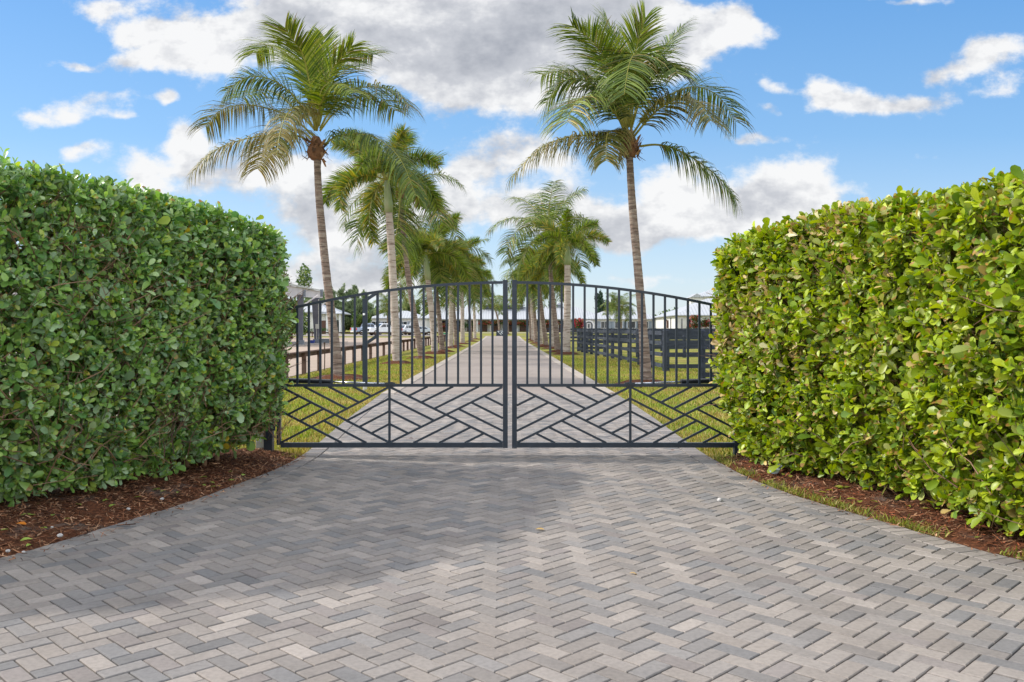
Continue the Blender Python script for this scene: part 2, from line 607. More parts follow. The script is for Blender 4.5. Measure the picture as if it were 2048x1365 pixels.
sel = lambda pl, lo, hi: pl[(pl[:, 1] >= lo) & (pl[:, 1] <= hi)]
LE = np.array([p for p in L_EDGE if 5.5 <= p[1] <= 10.4 and p[0] > -9.1])
RE = np.array([p for p in R_EDGE if 4.1 <= p[1] <= 10.2])
le, lk = bed(LE, [(-10, 6.9), (-6.6, 7.0), (-5.2, 8.2), (-4.3, 9.6), (-3.8, 10.6)], 'mulch')
re_, rk = bed(RE, [(9.0, 5.2), (6.0, 5.6), (4.8, 7.0), (4.4, 8.6), (4.0, 10.4)], 'mulch')


def chips(e, k, n, name, fmax, cols, f0=0.0):
    idx = rng.random(n) * (len(e) - 1.001)
    i = idx.astype(int)
    w = (idx - i)[:, None]
    f = (f0 + rng.random(n) ** 0.9 * (fmax - f0))[:, None]
    p = (e[i] * (1 - w) + e[i + 1] * w) * (1 - f) + (k[i] * (1 - w) + k[i + 1] * w) * f
    z = -0.012 + 0.075 * np.minimum(1, f[:, 0] * 3.2) + rng.random(n) * 0.016 + np.where(f[:, 0] < 0, 0.018 - 0.075 * 3.2 * f[:, 0], 0)
    L = rng.gamma(3, 0.011, n) + 0.012
    wd = rng.uniform(0.003, 0.010, n)
    a = rng.random(n) * 2 * PI
    d = np.c_[np.cos(a), np.sin(a), rng.normal(0.1, 0.28, n)]
    s = np.c_[-np.sin(a), np.cos(a), rng.normal(0, 0.4, n)]
    P = np.c_[p, z]
    Vv = np.stack([P - d * L[:, None] / 2 - s * wd[:, None] / 2, P + d * L[:, None] / 2 - s * wd[:, None] / 3, P + d * L[:, None] / 2 + s * wd[:, None] / 3, P - d * L[:, None] / 2 + s * wd[:, None] / 2], 1).reshape(-1, 3)
    c = np.array(cols)[rng.integers(0, len(cols), n)] * rng.uniform(0.6, 1.3, (n, 1))
    return struct(np_mesh(name, Vv, np.arange(4 * n), np.full(n, 4), c, M['chip']), 'stuff')


MC = [lin(136, 92, 66), lin(108, 72, 52), lin(84, 57, 43), lin(154, 110, 80), lin(176, 138, 108), lin(66, 47, 38)]
chips(le, lk, 26000, 'mulch_chips', 0.5, MC)
chips(le, lk, 700, 'mulch_chips', 0.0, MC, -0.07)
chips(re_, rk, 500, 'mulch_chips', 0.0, MC, -0.06)
chips(re_, rk, 17000, 'mulch_chips', 0.5, MC + [lin(160, 92, 62)], 0.05)


def blades(P, hgt, cols, name, wid=0.006, lean=0.5):
    n = len(P)
    a = rng.random(n) * 2 * PI
    h = hgt * rng.uniform(0.5, 1.3, n)
    s = np.c_[np.cos(a), np.sin(a), np.zeros(n)] * (wid * rng.uniform(0.6, 1.4, n))[:, None]
    b_ = rng.random(n) * 2 * PI
    ln = rng.random(n) * lean
    d = np.c_[np.cos(b_) * ln, np.sin(b_) * ln, np.ones(n)] * h[:, None]
    Vv = np.stack([P - s, P + s, P + s * 0.6 + d * 0.6, P - s * 0.6 + d * 0.6, P + d + np.c_[np.cos(b_), np.sin(b_), -0.2 * np.ones(n)] * (h * ln * 0.5)[:, None]], 1).reshape(-1, 3)
    base = (np.arange(n) * 5)[:, None]
    lo = np.concatenate([base + np.array([[0, 1, 2, 3]]), base + np.array([[3, 2, 4]])], 1).ravel()
    ct = np.tile([4, 3], n)
    c = np.repeat(cols, 2, 0)
    return struct(np_mesh(name, Vv, lo, ct, c, M['blade']), 'stuff')


def patch_noise(x, y, s):
    return (np.sin(x * s * 1.7 + 1.3 * np.sin(y * s * 1.1)) + np.sin(y * s * 2.1 + 1.7 * np.sin(x * s * 0.9 + 2)) + np.sin((x + y) * s * 3.3 + 1)) / 3


GREEN = np.array([lin(136, 148, 56), lin(116, 132, 48), lin(156, 164, 74), lin(98, 114, 42)])
DRY = np.array([lin(168, 152, 84), lin(142, 122, 66), lin(178, 160, 104), lin(120, 108, 52)])


def lawn_blades(x0f, x1f, y0, y1, n, name, hgt=0.05):
    y = y0 + (y1 - y0) * rng.random(n) ** 1.7
    f = rng.random(n)
    x = x0f(y) * (1 - f) + x1f(y) * f
    dry = (patch_noise(x, y, 0.9) * 0.5 + patch_noise(x, y, 3.1) * 0.35 + rng.normal(0, 0.30, n)) > 0.07
    edge = np.minimum(np.abs(x - x0f(y)), np.abs(x - x1f(y)))
    dry |= (edge < 0.22) & (rng.random(n) < 0.6)
    c = np.where(dry[:, None], DRY[rng.integers(0, 4, n)], GREEN[rng.integers(0, 4, n)]) * rng.uniform(0.7, 1.25, (n, 1))
    return blades(np.c_[x, y, np.full(n, -0.036)], hgt, c, name, wid=0.004 + 0.00018 * 20)


Lx = lambda y: np.interp(y, np.r_[L_EDGE[:, 1][4:], 40, 140], np.r_[L_EDGE[:, 0][4:], -2.8, -2.77])
Rx = lambda y: np.interp(y, np.r_[R_EDGE[:, 1][6:], 40, 140], np.r_[R_EDGE[:, 0][6:], 2.57, 2.5])
lawn_blades(lambda y: np.full_like(y, -6.5), lambda y: Lx(y) - 0.02, 10.2, 48, 76000, 'grass', 0.062)
lawn_blades(lambda y: Rx(y) + 0.02, lambda y: np.full_like(y, 7.2), 10.0, 48, 76000, 'grass', 0.062)
# weeds along the right edge of the paving
n = 5200
idx = rng.random(n) * (len(re_) - 1.01)
i = idx.astype(int)
f = np.abs(rng.normal(0, 0.035, n)) + 0.004
keep = patch_noise(re_[i, 0] * 1.0, re_[i, 1], 3.0) + rng.normal(0, 0.25, n) > -0.15
P = (re_[i] + (re_[i + 1] - re_[i]) * (idx - i)[:, None]) * (1 - f[:, None]) + rk[i] * f[:, None]
P = np.c_[P, -0.01 + 0.2 * f][keep]
m_ = len(P)
c = np.where((rng.random(m_) < 0.45)[:, None], DRY[rng.integers(0, 4, m_)], GREEN[rng.integers(0, 4, m_)]) * rng.uniform(0.7, 1.2, (m_, 1))
blades(P, 0.045, c, 'edge_weeds', wid=0.005, lean=1.2)

# ------------------------------------------------------------------ hedges


def leaf_arrays(P, A, N, L, Wd, col, tipcol, fold=0.16, obov=1.0):
    A = unit(A)
    N = unit(N - A * (N * A).sum(1, keepdims=True))
    B = np.cross(A, N)
    L, Wd = L[:, None], Wd[:, None]
    n = len(P)
    curl = rng.normal(0.06, 0.07, (n, 1))
    m0 = P
    m1 = P + A * 0.36 * L
    m2 = P + A * 0.72 * L - N * curl * 0.4 * L
    m3 = P + A * L - N * curl * L
    side = []
    for s in (1, -1):
        l1 = P + A * 0.38 * L + s * B * 0.33 * Wd + N * fold * Wd
        l2 = P + A * 0.72 * L + s * B * 0.50 * Wd + N * (fold * 1.1 * Wd - curl * 0.4 * L)
        l3 = P + A * 0.95 * L + s * B * 0.27 * Wd + N * (fold * 0.4 * Wd - curl * 0.85 * L)
        side.append((l1, l2, l3))
    V = np.stack([m0, m1, m2, m3, *side[0], *side[1]], 1).reshape(-1, 3)
    pat = np.array([0, 1, 4, 1, 2, 5, 4, 2, 3, 6, 5, 1, 0, 7, 2, 1, 7, 8, 3, 2, 8, 9])
    lo = ((np.arange(n) * 10)[:, None] + pat).ravel()
    ct = np.tile([3, 4, 4, 3, 4, 4], n)
    C = np.repeat(col, 6, 0).reshape(n, 6, 3)
    if tipcol is not None:
        C[:, 2] = tipcol
        C[:, 5] = tipcol * 0.6 + C[:, 5] * 0.4
    return V, lo, ct, C.reshape(-1, 3)


def hedge(name, label, line, Hf, T, dens, palette, pal_p, leafL, mat_leaf, twig_show, bottom, up_bias, s_vis, brown, lift=None, ratio=(0.48, 0.66)):
    """line: plan polyline of the face (numpy), interior on the LEFT of travel when side=+1. dens: twigs per m2 of visible face."""
    line = smooth_line(line, 2)
    d = np.r_[0, np.cumsum(np.linalg.norm(np.diff(line, axis=0), axis=1))]
    tot = d[-1]
    tg = np.gradient(line, axis=0)
    tg /= np.linalg.norm(tg, axis=1, keepdims=True)

    def at(s):
        p = np.c_[np.interp(s, d, line[:, 0]), np.interp(s, d, line[:, 1])]
        t = unit(np.c_[np.interp(s, d, tg[:, 0]), np.interp(s, d, tg[:, 1])])
        return p, np.c_[t[:, 1], -t[:, 0], np.zeros(len(s))], np.c_[t, np.zeros(len(s))]

    # face twigs
    ds = np.linspace(0, tot, 400)
    wgt = np.where((ds > s_vis[0]) & (ds < s_vis[1]), 1.0, 0.32)
    cum = np.cumsum(wgt)
    cum /= cum[-1]
    area = 2.6 * (tot / 400) * wgt.sum()
    n = int(area * dens)
    s = np.interp(rng.random(n), cum, ds)
    p2, nrm, tan = at(s)
    Hs = Hf(s)
    h0 = bottom + (lift(s) if lift else 0) + 0.08 * patch_noise(s, s * 0.7, 5.0) + 0.05 * patch_noise(s, s * 0.2, 13.0)
    h = h0 + (Hs - h0) * rng.random(n)
    bump = 0.05 * patch_noise(s, h, 2.6) + 0.035 * patch_noise(s + 9, h, 7.0)
    # round the shoulder at the top and tuck the foot in
    top = np.clip((h - (Hs - 0.2)) / 0.2, 0, 1)
    foot = np.clip((0.95 - h) / 0.95, 0, 1)
    dep = rng.gamma(1.2, 0.075, n) + top ** 2.2 * 0.11 + foot ** 1.3 * 0.34 - bump - rng.random(n) ** 9 * 0.10
    pos = np.c_[p2, h] - nrm * dep[:, None]
    out = nrm * (1 - top * 0.6)[:, None] + np.array([0, 0, 1.0]) * (up_bias + top * 0.9)[:, None]
    # top surface twigs
    n2 = int(area / 2.6 * T * dens * 0.55)
    s_t = np.interp(rng.random(n2), cum, ds)
    p2t, nt, tt = at(s_t)
    dt = rng.random(n2) ** 1.25 * T
    ht = Hf(s_t) + 0.03 * patch_noise(s_t, dt, 3.1) + 0.03 * patch_noise(s_t, dt, 9.0) - rng.gamma(1.1, 0.05, n2) - np.clip(1 - dt / 0.14, 0, 1) ** 2 * 0.06 + rng.random(n2) ** 8 * 0.05
    pos_t = np.c_[p2t, ht] - nt * dt[:, None]
    out_t = nt * np.clip(0.45 - dt, 0, 1)[:, None] + np.array([0, 0, 1.0])
    # inner fill, coarse
    n3 = int(tot * 2.6 * 300)
    s_i = rng.random(n3) * tot
    p2i, ni, ti = at(s_i)
    hi = bottom + 0.1 + (Hf(s_i) - 0.15 - bottom - 0.1) * rng.random(n3)
    pos_i = np.c_[p2i, hi] - ni * rng.uniform(0.22, T, n3)[:, None]
    out_i = rng.normal(0, 1, (n3, 3))
    pos_all = np.r_[pos, pos_t, pos_i]
    out_all = np.r_[out, out_t, out_i]
    big = np.r_[np.ones(n), np.ones(n2), np.full(n3, 1.5)]
    # twig direction and leaf pairs
    t = unit(unit(out_all) + rng.normal(0, 0.42, out_all.shape))
    VV, LL, CC, KK = [], [], [], []
    nv = 0
    pal = np.array(palette)
    clump = 0.5 + 0.5 * patch_noise(pos_all[:, 0] + pos_all[:, 1], pos_all[:, 2], 4.3)
    e1 = unit(np.cross(t, rng.normal(0, 1, t.shape)))
    e2 = np.cross(t, e1)
    twL = rng.uniform(0.05, 0.11, len(t)) * big
    for lv in range(3):
        if lv == 2:
            use = np.where(rng.random(len(t)) < 0.6)[0]
        else:
            use = np.arange(len(t))
        ex = e1 if lv % 2 == 0 else e2
        for sg in (1, -1):
            k = use[rng.random(len(use)) < 0.93]
            if lv == 0:
                spread = 0.55
            else:
                spread = 1.0
            base = pos_all[k] + t[k] * (twL[k] * (0.35 - 0.42 * lv))[:, None]
            A = unit(t[k] * (0.9 - 0.25 * lv) + ex[k] * sg * spread + np.array([0, 0, 0.18]) + rng.normal(0, 0.16, (len(k), 3)))
            Nn = unit(t[k] * 0.9 - ex[k] * sg * 0.5 + np.array([0, 0, 0.35]) + rng.normal(0, 0.28, (len(k), 3)))
            L = leafL * np.clip(np.exp(rng.normal(-0.08, 0.27, len(k))), 0.42, 1.75) * big[k] * (0.85 + 0.15 * lv)
            Wd = L * rng.uniform(*ratio, len(k))
            ci = rng.choice(len(pal), len(k), p=pal_p)
            col = pal[ci] * (rng.uniform(0.72, 1.22, (len(k), 1))) * (0.82 + 0.36 * clump[k])[:, None]
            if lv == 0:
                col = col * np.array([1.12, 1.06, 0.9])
            if brown > 0.1:                      # dry, bleached patches
                dp = (patch_noise(pos_all[k, 0] * 1.3 + pos_all[k, 1], pos_all[k, 2] + 4.0, 1.9) > 0.34) & (rng.random(len(k)) < 0.34) & (pos_all[k, 1] > 7.4) & (pos_all[k, 2] > 1.1)
                col[dp] = np.array([lin(206, 180, 126), lin(186, 160, 112), lin(196, 190, 140)])[rng.integers(0, 3, dp.sum())] * rng.uniform(0.7, 1.1, (dp.sum(), 1))
            tip = col.copy()
            br = rng.random(len(k)) < brown
            tip[br] = np.array(lin(158, 122, 62)) * rng.uniform(0.7, 1.2, (br.sum(), 1))
            V, lo, ct, C = leaf_arrays(base, A, Nn, L, Wd, col, tip)
            VV.append(V)
            LL.append(lo + nv)
            CC.append(ct)
            KK.append(C)
            nv += len(V)
    root = thing(name, label, 'hedge', (line[len(line) // 2][0], line[len(line) // 2][1], 0))
    fo = np_mesh('foliage', np.concatenate(VV), np.concatenate(LL), np.concatenate(CC), np.concatenate(KK), mat_leaf, smooth=True)
    hide_under(fo, root)
    # branches: the leafy twigs' own stalks, longer bare ones, and stems to the ground
    b = MB()
    tc = [lin(134, 106, 82), lin(110, 86, 68), lin(150, 122, 98), lin(94, 78, 66)]
    pick = rng.choice(n, min(n, int(n * 0.5)), replace=False)
    for q in pick:
        p = Vector(pos_all[q])
        dv = Vector(t[q])
        b.tube([p + dv * 0.03, p - dv * 0.10, p - dv * 0.16 - Vector(nrm[q]) * 0.12 + Vector((0, 0, -0.12))], [0.0018, 0.0032, 0.005], 3, random.choice(tc), False)
    vis = np.where((s > s_vis[0]) & (s < s_vis[1]))[0]
    for q in rng.choice(vis, twig_show):
        dd = random.uniform(0.02, 0.20)
        hq = bottom + 0.1 + (float(Hs[q]) - bottom - 0.3) * random.random()
        p = Vector((*p2[q], hq)) - Vector(nrm[q]) * dd
        tv = Vector(tan[q]) * random.uniform(-0.9, 0.9) + Vector((0, 0, 1)) * random.uniform(0.0, 0.8) + Vector(nrm[q]) * random.uniform(-0.05, 0.35)
        tv.normalize()
        ln = min(random.uniform(0.18, 0.55), max(0.08, float(Hs[q]) - hq - 0.25))
        mid = p + tv * ln * 0.5 + Vector(rng.normal(0, 0.02, 3))
        r0 = random.uniform(0.003, 0.0065)
        b.tube([p, mid, p + tv * ln + Vector(rng.normal(0, 0.03, 3))], [r0, r0 * 0.8, r0 * 0.45], 4, random.choice(tc), False)
        if random.random() < 0.6:
            b.tube([mid, mid + (tv + Vector(rng.normal(0, 0.6, 3))).normalized() * ln * 0.4], [r0 * 0.7, r0 * 0.35], 3, random.choice(tc), False)
    for q in range(int(tot * 3.2)):
        ss = np.array([rng.random() * tot])
        pp, nn, t3 = at(ss)
        x = Vector((*pp[0], 0.0)) - Vector(nn[0]) * random.uniform(0.5, T * 0.85)
        a = Vector((random.uniform(-0.09, 0.09), random.uniform(-0.09, 0.09), 0.9))
        b.tube([x + Vector((0, 0, -0.01)), x + a * 0.4, x + a * 1.0 + Vector((0.03, 0.03, 0)), x + a * 2.1], [0.028, 0.022, 0.016, 0.006], 6, random.choice(tc), False)
    hide_under(b.build('branches', M['twig'], smooth=True), root)
    return root


PAL_L = [lin(116, 154, 74), lin(94, 134, 76), lin(138, 172, 88), lin(158, 184, 140), lin(126, 154, 112), lin(156, 176, 80), lin(196, 176, 70)]
hedge('hedge', 'tall dark green shaded hedge with bare brown twigs, left of the gate', [(-9.5, 4.4), (-7.6, 5.0), (-5.6, 5.55), (-4.3, 6.2), (-3.75, 6.8), (-3.25, 7.7), (-2.85, 8.7), (-2.52, 9.4), (-2.42, 9.78), (-2.6, 10.05), (-3.1, 10.15), (-4.0, 10.2)],
      lambda s: np.interp(s, [0, 5.6, 7.0, 8.2, 9.0, 9.6, 12], [2.83, 2.83, 2.74, 2.66, 2.60, 2.53, 2.50]) + 0.02 * np.sin(s * 1.7), 1.25, 430, PAL_L, [0.24, 0.2, 0.2, 0.16, 0.12, 0.074, 0.006], 0.077, M['leaf'], 1500, 0.13, 0.22, (3.6, 11.0), 0.05, lambda s: 0.30 * np.clip((s - 8.3) / 0.9, 0, 1), (0.44, 0.62))
PAL_R = [lin(138, 158, 30), lin(118, 144, 30), lin(160, 176, 40), lin(92, 122, 32), lin(168, 174, 104), lin(188, 166, 108), lin(140, 152, 72)]
hedge('hedge', 'tall bright yellow green sunlit hedge of rounded leaves, right of the gate', [(4.4, 10.1), (3.2, 10.05), (2.55, 9.95), (2.36, 9.7), (2.42, 9.3), (2.72, 8.4), (3.0, 7.6), (3.16, 6.7), (3.24, 5.7), (3.5, 4.9), (4.2, 4.0), (6.0, 3.5), (8.5, 3.3)][::-1][::-1],
      lambda s: np.interp(s, [0, 2.0, 3.0, 4.4, 6.0, 7.4, 10], [2.36, 2.38, 2.48, 2.52, 2.47, 2.36, 2.3]) + 0.015 * np.sin(s * 2.1), 1.2, 380, PAL_R, [0.29, 0.23, 0.24, 0.11, 0.035, 0.03, 0.065], 0.083, M['leaf2'], 130, 0.12, 0.5, (1.6, 7.2), 0.15)

# ------------------------------------------------------------------ the gate
YG = 10.4
g = lambda px, py: W(px, py, YG)


def arch(px):
    return 562.5 + 2.72e-4 * (px - 1020) ** 2


def gate_leaf(label, mir, x_out, trim_third):
    """mir maps a left-leaf pixel column to this leaf's"""
    root = thing('gate_leaf', label, 'gate', (g(mir(1010), 895).x, YG, 0), group='leaves of the double gate')
    gg = lambda px, py: g(mir(px), py)

    def part(name, segs, w, d, m=M['steel'], bevel=0.0015):
        b = MB()
        for a, c in segs:
            b.bar(a, c, w, d)
        return hide_under(b.build(name, m, bevel=bevel), root)
    dz = 0 if mir(0) == 0 else 0.4
    part('stile', [(gg(1010.6, 896), gg(1010.6, 560.5))], 0.057, 0.056)
    part('stile', [(gg(x_out, 890), gg(x_out, arch(x_out) + 3))], 0.046, 0.050)
    part('bottom_rail', [(gg(x_out + 4, 890.5), gg(1005.6, 890.5))], 0.056, 0.052)
    part('middle_rail', [(gg(x_out + 4, 771), gg(1005.6, 771))], 0.034, 0.046)
    b = MB()
    n = 40
    ww = 0.031
    prof = []
    for i in range(n + 1):
        px = x_out - 3.2 + (1005.6 - x_out + 3.2) * i / n
        p = gg(px, arch(px) + 2.8)
        prof.append(p)
    vs = []
    for p in prof:
        for dy, dzz in ((-0.021, -ww / 2), (0.021, -ww / 2), (0.021, ww / 2), (-0.021, ww / 2)):
            vs.append((p.x, p.y + dy, p.z + dzz))
    fs = [(0, 1, 2, 3), tuple(4 * n + k for k in (3, 2, 1, 0))]
    for i in range(n):
        for k in range(4):
            fs.append((4 * i + k, 4 * i + (k + 1) % 4, 4 * i + 4 + (k + 1) % 4, 4 * i + 4 + k))
    b.add(vs, fs)
    hide_under(b.build('top_rail', M['steel']), root)
    for i in range(18):
        px = 985.0 - 22.95 * i
        part('picket', [(gg(px, 768.5), gg(px, arch(px) + 4.5))], 0.0255, 0.026)
    part('centre_stile', [(gg(779, 886.5), gg(779, 773.5))], 0.027, 0.036)
    T, B = 773.4, 886.2                                   # inner edges of the rails
    xm, xr, xl_ = 779.0, 1005.8, x_out + 4.0

    def lattice(x0, x1, skip_third):
        """x0 is the middle stile, x1 the outer side of this panel (all columns are left-leaf columns)"""
        X = lambda u: x0 + (x1 - x0) * u
        Y = lambda v: T + (B - T) * v
        P = lambda u, v: gg(X(u), Y(v))
        wb = 0.0255
        part('lattice_bar', [(P(0.005, 0.01), P(0.995, 0.99))], wb, 0.032)
        part('lattice_bar', [(P(0.005, 0.99), P(0.995, 0.01))], wb, 0.028)
        fr = (0.168, 0.281, 0.394)
        for k, a in enumerate(fr):
            part('lattice_bar', [(P(a, a), P(2 * a + 0.0, 0.0))], wb, 0.022)                 # top, leaning outward
            part('lattice_bar', [(P(a, 1 - a), P(0.0, 1 - 2 * a))], wb, 0.022)               # by the middle stile
            if skip_third and k > 0:                     # these two stop at the long bar below
                end = P(0.938, 0.5) if k == 1 else P(0.825, 0.613)
                part('lattice_bar', [(P(1 - a, a), end)], wb, 0.022)
            else:
                part('lattice_bar', [(P(1 - a, a), P(1.0, 2 * a))], wb, 0.022)               # outer side
            if skip_third and k == 0:
                continue
            if skip_third and k == 1:
                part('lattice_bar', [(P(0.995, 0.443), P(1 - 2 * a, 1.0))], wb, 0.024)
            else:
                part('lattice_bar', [(P(1 - a, 1 - a), P(1 - 2 * a, 1.0))], wb, 0.022)       # bottom
    lattice(xm, xr, False)
    lattice(xm, xl_, trim_third)
    # welds
    for px, py in ((1004, 884), (1003, 776), (783, 884.5), (775, 884.5), (834, 886), (884, 886), (934, 886), (672, 886), (725, 886)):
        c = gg(px, py)
        b = MB()
        b.tube([c + Vector((0, -0.020, 0)), c + Vector((0, 0.020, 0))], 0.011, 7)
        hide_under(b.build('weld_bead', M['weld'], smooth=True), root)
    b = MB()
    c = gg(779, 771)
    b.box(c.x - 0.062, c.x + 0.062, YG + 0.026, YG + 0.060, c.z - 0.022, c.z + 0.030)
    b.box(c.x - 0.050, c.x + 0.050, YG - 0.0255, YG - 0.0235, c.z - 0.013, c.z + 0.013)
    hide_under(b.build('opener_bracket', M['opener'], bevel=0.002), root)
    return root


gate_leaf('black steel gate leaf with a post showing behind its bars, left of the driveway middle', lambda x: x, 558.0, True)
gate_leaf('black steel gate leaf in front of the black paddock fences, right of the driveway middle', lambda x: 2039.5 - x - 0.0, 556.0, False)


def opener(label, sx, x_post):
    c = g(779 if sx < 0 else 1260.5, 771)
    root = thing('gate_opener', label, 'gate opener', (x_post, YG + 0.16, c.z), group='gate opener arms')
    a = Vector((x_post, YG + 0.18, c.z + 0.055))
    e = Vector((c.x, YG + 0.075, c.z + 0.012))
    m1 = a.lerp(e, 0.50)
    b = MB()
    b.tube([a, m1], 0.030, 14)
    b.tube([m1, a.lerp(e, 0.52)], 0.034, 14)
    hide_under(b.build('cylinder', M['opener'], smooth=False), root)
    b = MB()
    b.tube([a.lerp(e, 0.52), e], 0.0105, 10)
    hide_under(b.build('piston_rod', M['chrome'], smooth=True), root)
    b = MB()
    b.box(e.x - 0.03, e.x + 0.03, e.y - 0.016, e.y + 0.02, e.z - 0.02, e.z + 0.022)
    b.box(a.x - 0.05, a.x + 0.05, a.y - 0.05, a.y + 0.02, a.z - 0.05, a.z + 0.05)
    hide_under(b.build('clevis', M['opener'], bevel=0.002), root)
    return root


opener('black gate opener arm with chrome rod behind the left gate leaf', -1, -2.80)
opener('black gate opener arm with chrome rod behind the right gate leaf', 1, 2.80)
for sx, lab in ((-1, 'square black steel gate post beside the left hedge'), (1, 'square black steel gate post buried in the right hedge')):
    root = thing('gate_post', lab, 'gate post', (sx * 2.775, YG + 0.01, 0), group='gate posts')
    b = MB()
    b.box(-0.05, 0.05, -0.05, 0.05, -0.02, 1.92)
    b.build('post', M['steel'], root, bevel=0.004)
    b = MB()
    b.add([(-0.06, -0.06, 1.921), (0.06, -0.06, 1.921), (0.06, 0.06, 1.921), (-0.06, 0.06, 1.921), (0, 0, 1.98)], [(0, 1, 2, 3), (0, 1, 4), (1, 2, 4), (2, 3, 4), (3, 0, 4)])
    b.build('cap', M['steel'], root)
    for z in (0.35, 1.5):
        b = MB()
        b.tube([(-sx * 0.063, 0, z - 0.06), (-sx * 0.063, 0, z + 0.06)], 0.014, 10)
        b.build('hinge', M['weld'], root)
root = thing('marker_post', 'short white painted wooden post under the left hedge end', 'post', (-2.925, 10.62, 0))
b = MB()
b.box(-0.05, 0.05, -0.05, 0.05, -0.02, 0.62)
b.build('post', M['white_wood'], root, bevel=0.006)
b = MB()
b.add([(-0.05, -0.05, 0.621), (0.05, -0.05, 0.621), (0.05, 0.05, 0.621), (-0.05, 0.05, 0.621), (0, 0, 0.66)], [(0, 1, 2, 3), (0, 1, 4), (1, 2, 4), (2, 3, 4), (3, 0, 4)])
b.build('pointed_top', M['white_wood'], root)

# the post with slanted arms behind the left leaf
YP = 21.4
root = thing('bracket_post', 'slim dark steel post with two slanted arms behind the left gate leaf', 'post', (W(730, 780, YP).x, YP, 0))
p = root.location.x
b = MB()
b.box(-0.055, 0.055, -0.055, 0.055, 0.10, W(0, 598, YP).z)
b.build('post', M['steel'], root, bevel=0.004)
b = MB()
b.tube([(0, 0, -0.02), (0, 0, 0.10)], 0.05, 12)
b.build('foot', M['conduit'], root)
for y0, y1 in ((600, 586), (687, 672.5)):
    b = MB()
    b.bar((0.03, 0, W(0, y0, YP).z), (W(754, 0, YP).x - p, 0, W(0, y1, YP).z), 0.075, 0.06)
    b.build('arm', M['steel'], root, bevel=0.003)
b = MB()
b.bar((W(755, 0, YP).x - p, 0, W(0, 690, YP).z), (W(755, 0, YP).x - p, 0, W(0, 583, YP).z), 0.06, 0.05)
b.build('upright', M['steel'], root, bevel=0.003)
b = MB()
b.tube([(-0.01, -0.075, W(0, 631, YP).z), (-0.01, -0.075, W(0, 627, YP).z)], 0.03, 10)
b.build('sensor', M['white_wood'], root)


# ------------------------------------------------------------------ palms
def catmull(pts, n):
    pts = [Vector(p) for p in pts]
    P = [pts[0] * 2 - pts[1]] + pts + [pts[-1] * 2 - pts[-2]]
    seg = len(pts) - 1
    out = []
    for i in range(n + 1):
        u = i / n * seg
        k = min(int(u), seg - 1)
        t = u - k
        a, b_, c, d = P[k], P[k + 1], P[k + 2], P[k + 3]
        out.append(0.5 * ((2 * b_) + (c - a) * t + (2 * a - 5 * b_ + 4 * c - d) * t * t + (3 * b_ - a - 3 * c + d) * t ** 3))
    return out


UPV = Vector((0, 0, 1))


def frond_mesh(pts, Lmax, nl=62, plume=False, droop=0.3, dry=0.2, green=None, wid=0.034, rach=0.032, t0=0.2, fwd=0.0):
    """one pinnate leaf: rachis tube and leaflets"""
    b = MB()
    R = catmull(pts, 22)
    n = len(R)
    length = sum((R[i + 1] - R[i]).length for i in range(n - 1))
    G = green or [lin(92, 118, 46), lin(76, 104, 44), lin(108, 130, 58), lin(64, 88, 42)]
    b.tube(R, [rach * (1 - 0.85 * i / (n - 1)) for i in range(n)], 5, lin(156, 152, 76), False)

    def pt(t):
        u = t * (n - 1)
        k = min(int(u), n - 2)
        return R[k].lerp(R[k + 1], u - k), (R[k + 1] - R[k]).normalized()
    for i in range(nl):
        t = t0 + (1 - t0) * (i + random.random() * 0.6) / nl
        t = min(t, 0.995)
        p, T = pt(t)
        Uv = UPV - T * T.dot(UPV)
        if Uv.length < 0.15:
            Uv = Vector((-p.x, -p.y, 0.3)) if False else T.orthogonal()
        Uv.normalize()
        S = T.cross(Uv)
        prof = min(1.0, 0.55 + (t - t0) * 2.2) * (1 - 0.42 * max(0, (t - 0.5) / 0.5) ** 2.0)
        sides = ((1, 0), (-1, 0)) if not plume else ((1, 0), (-1, 0), (0.7, 0.75), (-0.7, 0.75), (0.6, -0.8), (-0.6, -0.8), (0, 1.0))
        for sg, upk in sides:
            if random.random() < (0.035 if plume else 0.10 + 0.10 * math.sin(i * 0.7 + sg * 2)):
                continue
            L = Lmax * prof * random.uniform(0.86, 1.1)
            d = S * sg * 0.95 + T * ((0.30 + fwd + 0.42 * t ** 2) if not plume else (0.38 + 0.5 * t)) + Uv * (upk + (random.uniform(-0.22, 0.30) if not plume else random.uniform(-0.15, 0.15)))
            d.normalize()
            c = random.choice(G)
            k = random.uniform(0.6, 1.12)
            if random.random() < dry * (0.6 + 0.8 * t):
                c = random.choice([lin(140, 128, 76), lin(128, 112, 62), lin(158, 146, 92)])
            c = (c[0] * k, c[1] * k, c[2] * k)
            q = p.copy()
            Wv = T - d * T.dot(d)
            if Wv.length < 0.05:
                Wv = Uv.copy()
            Wv.normalize()
            if plume:
                Wv = (Wv + Vector((random.uniform(-.6, .6), random.uniform(-.6, .6), random.uniform(-.6, .6)))).normalized()
            ring = []
            prof_w = (0.55, 1.0, 0.85, 0.5) if not plume else (0.7, 1.0, 0.6)
            ns = len(prof_w)
            dr = droop * random.uniform(0.6, 1.3)
            for j, ww in enumerate(prof_w):
                ring.append((q + Wv * (wid * ww / 2), q - Wv * (wid * ww / 2)))
                q = q + d * (L / ns)
                d = (d + Vector((0, 0, -1)) * dr * (0.55 + 0.5 * j)).normalized()
                Wv = (Wv - d * Wv.dot(d)).normalized()
            vs = [x for r in ring for x in r] + [q]
            fs = [(2 * j, 2 * j + 1, 2 * j + 3, 2 * j + 2) for j in range(ns - 1)] + [(2 * ns - 2, 2 * ns - 1, 2 * ns)]
            b.add(vs, fs, c)
    return b


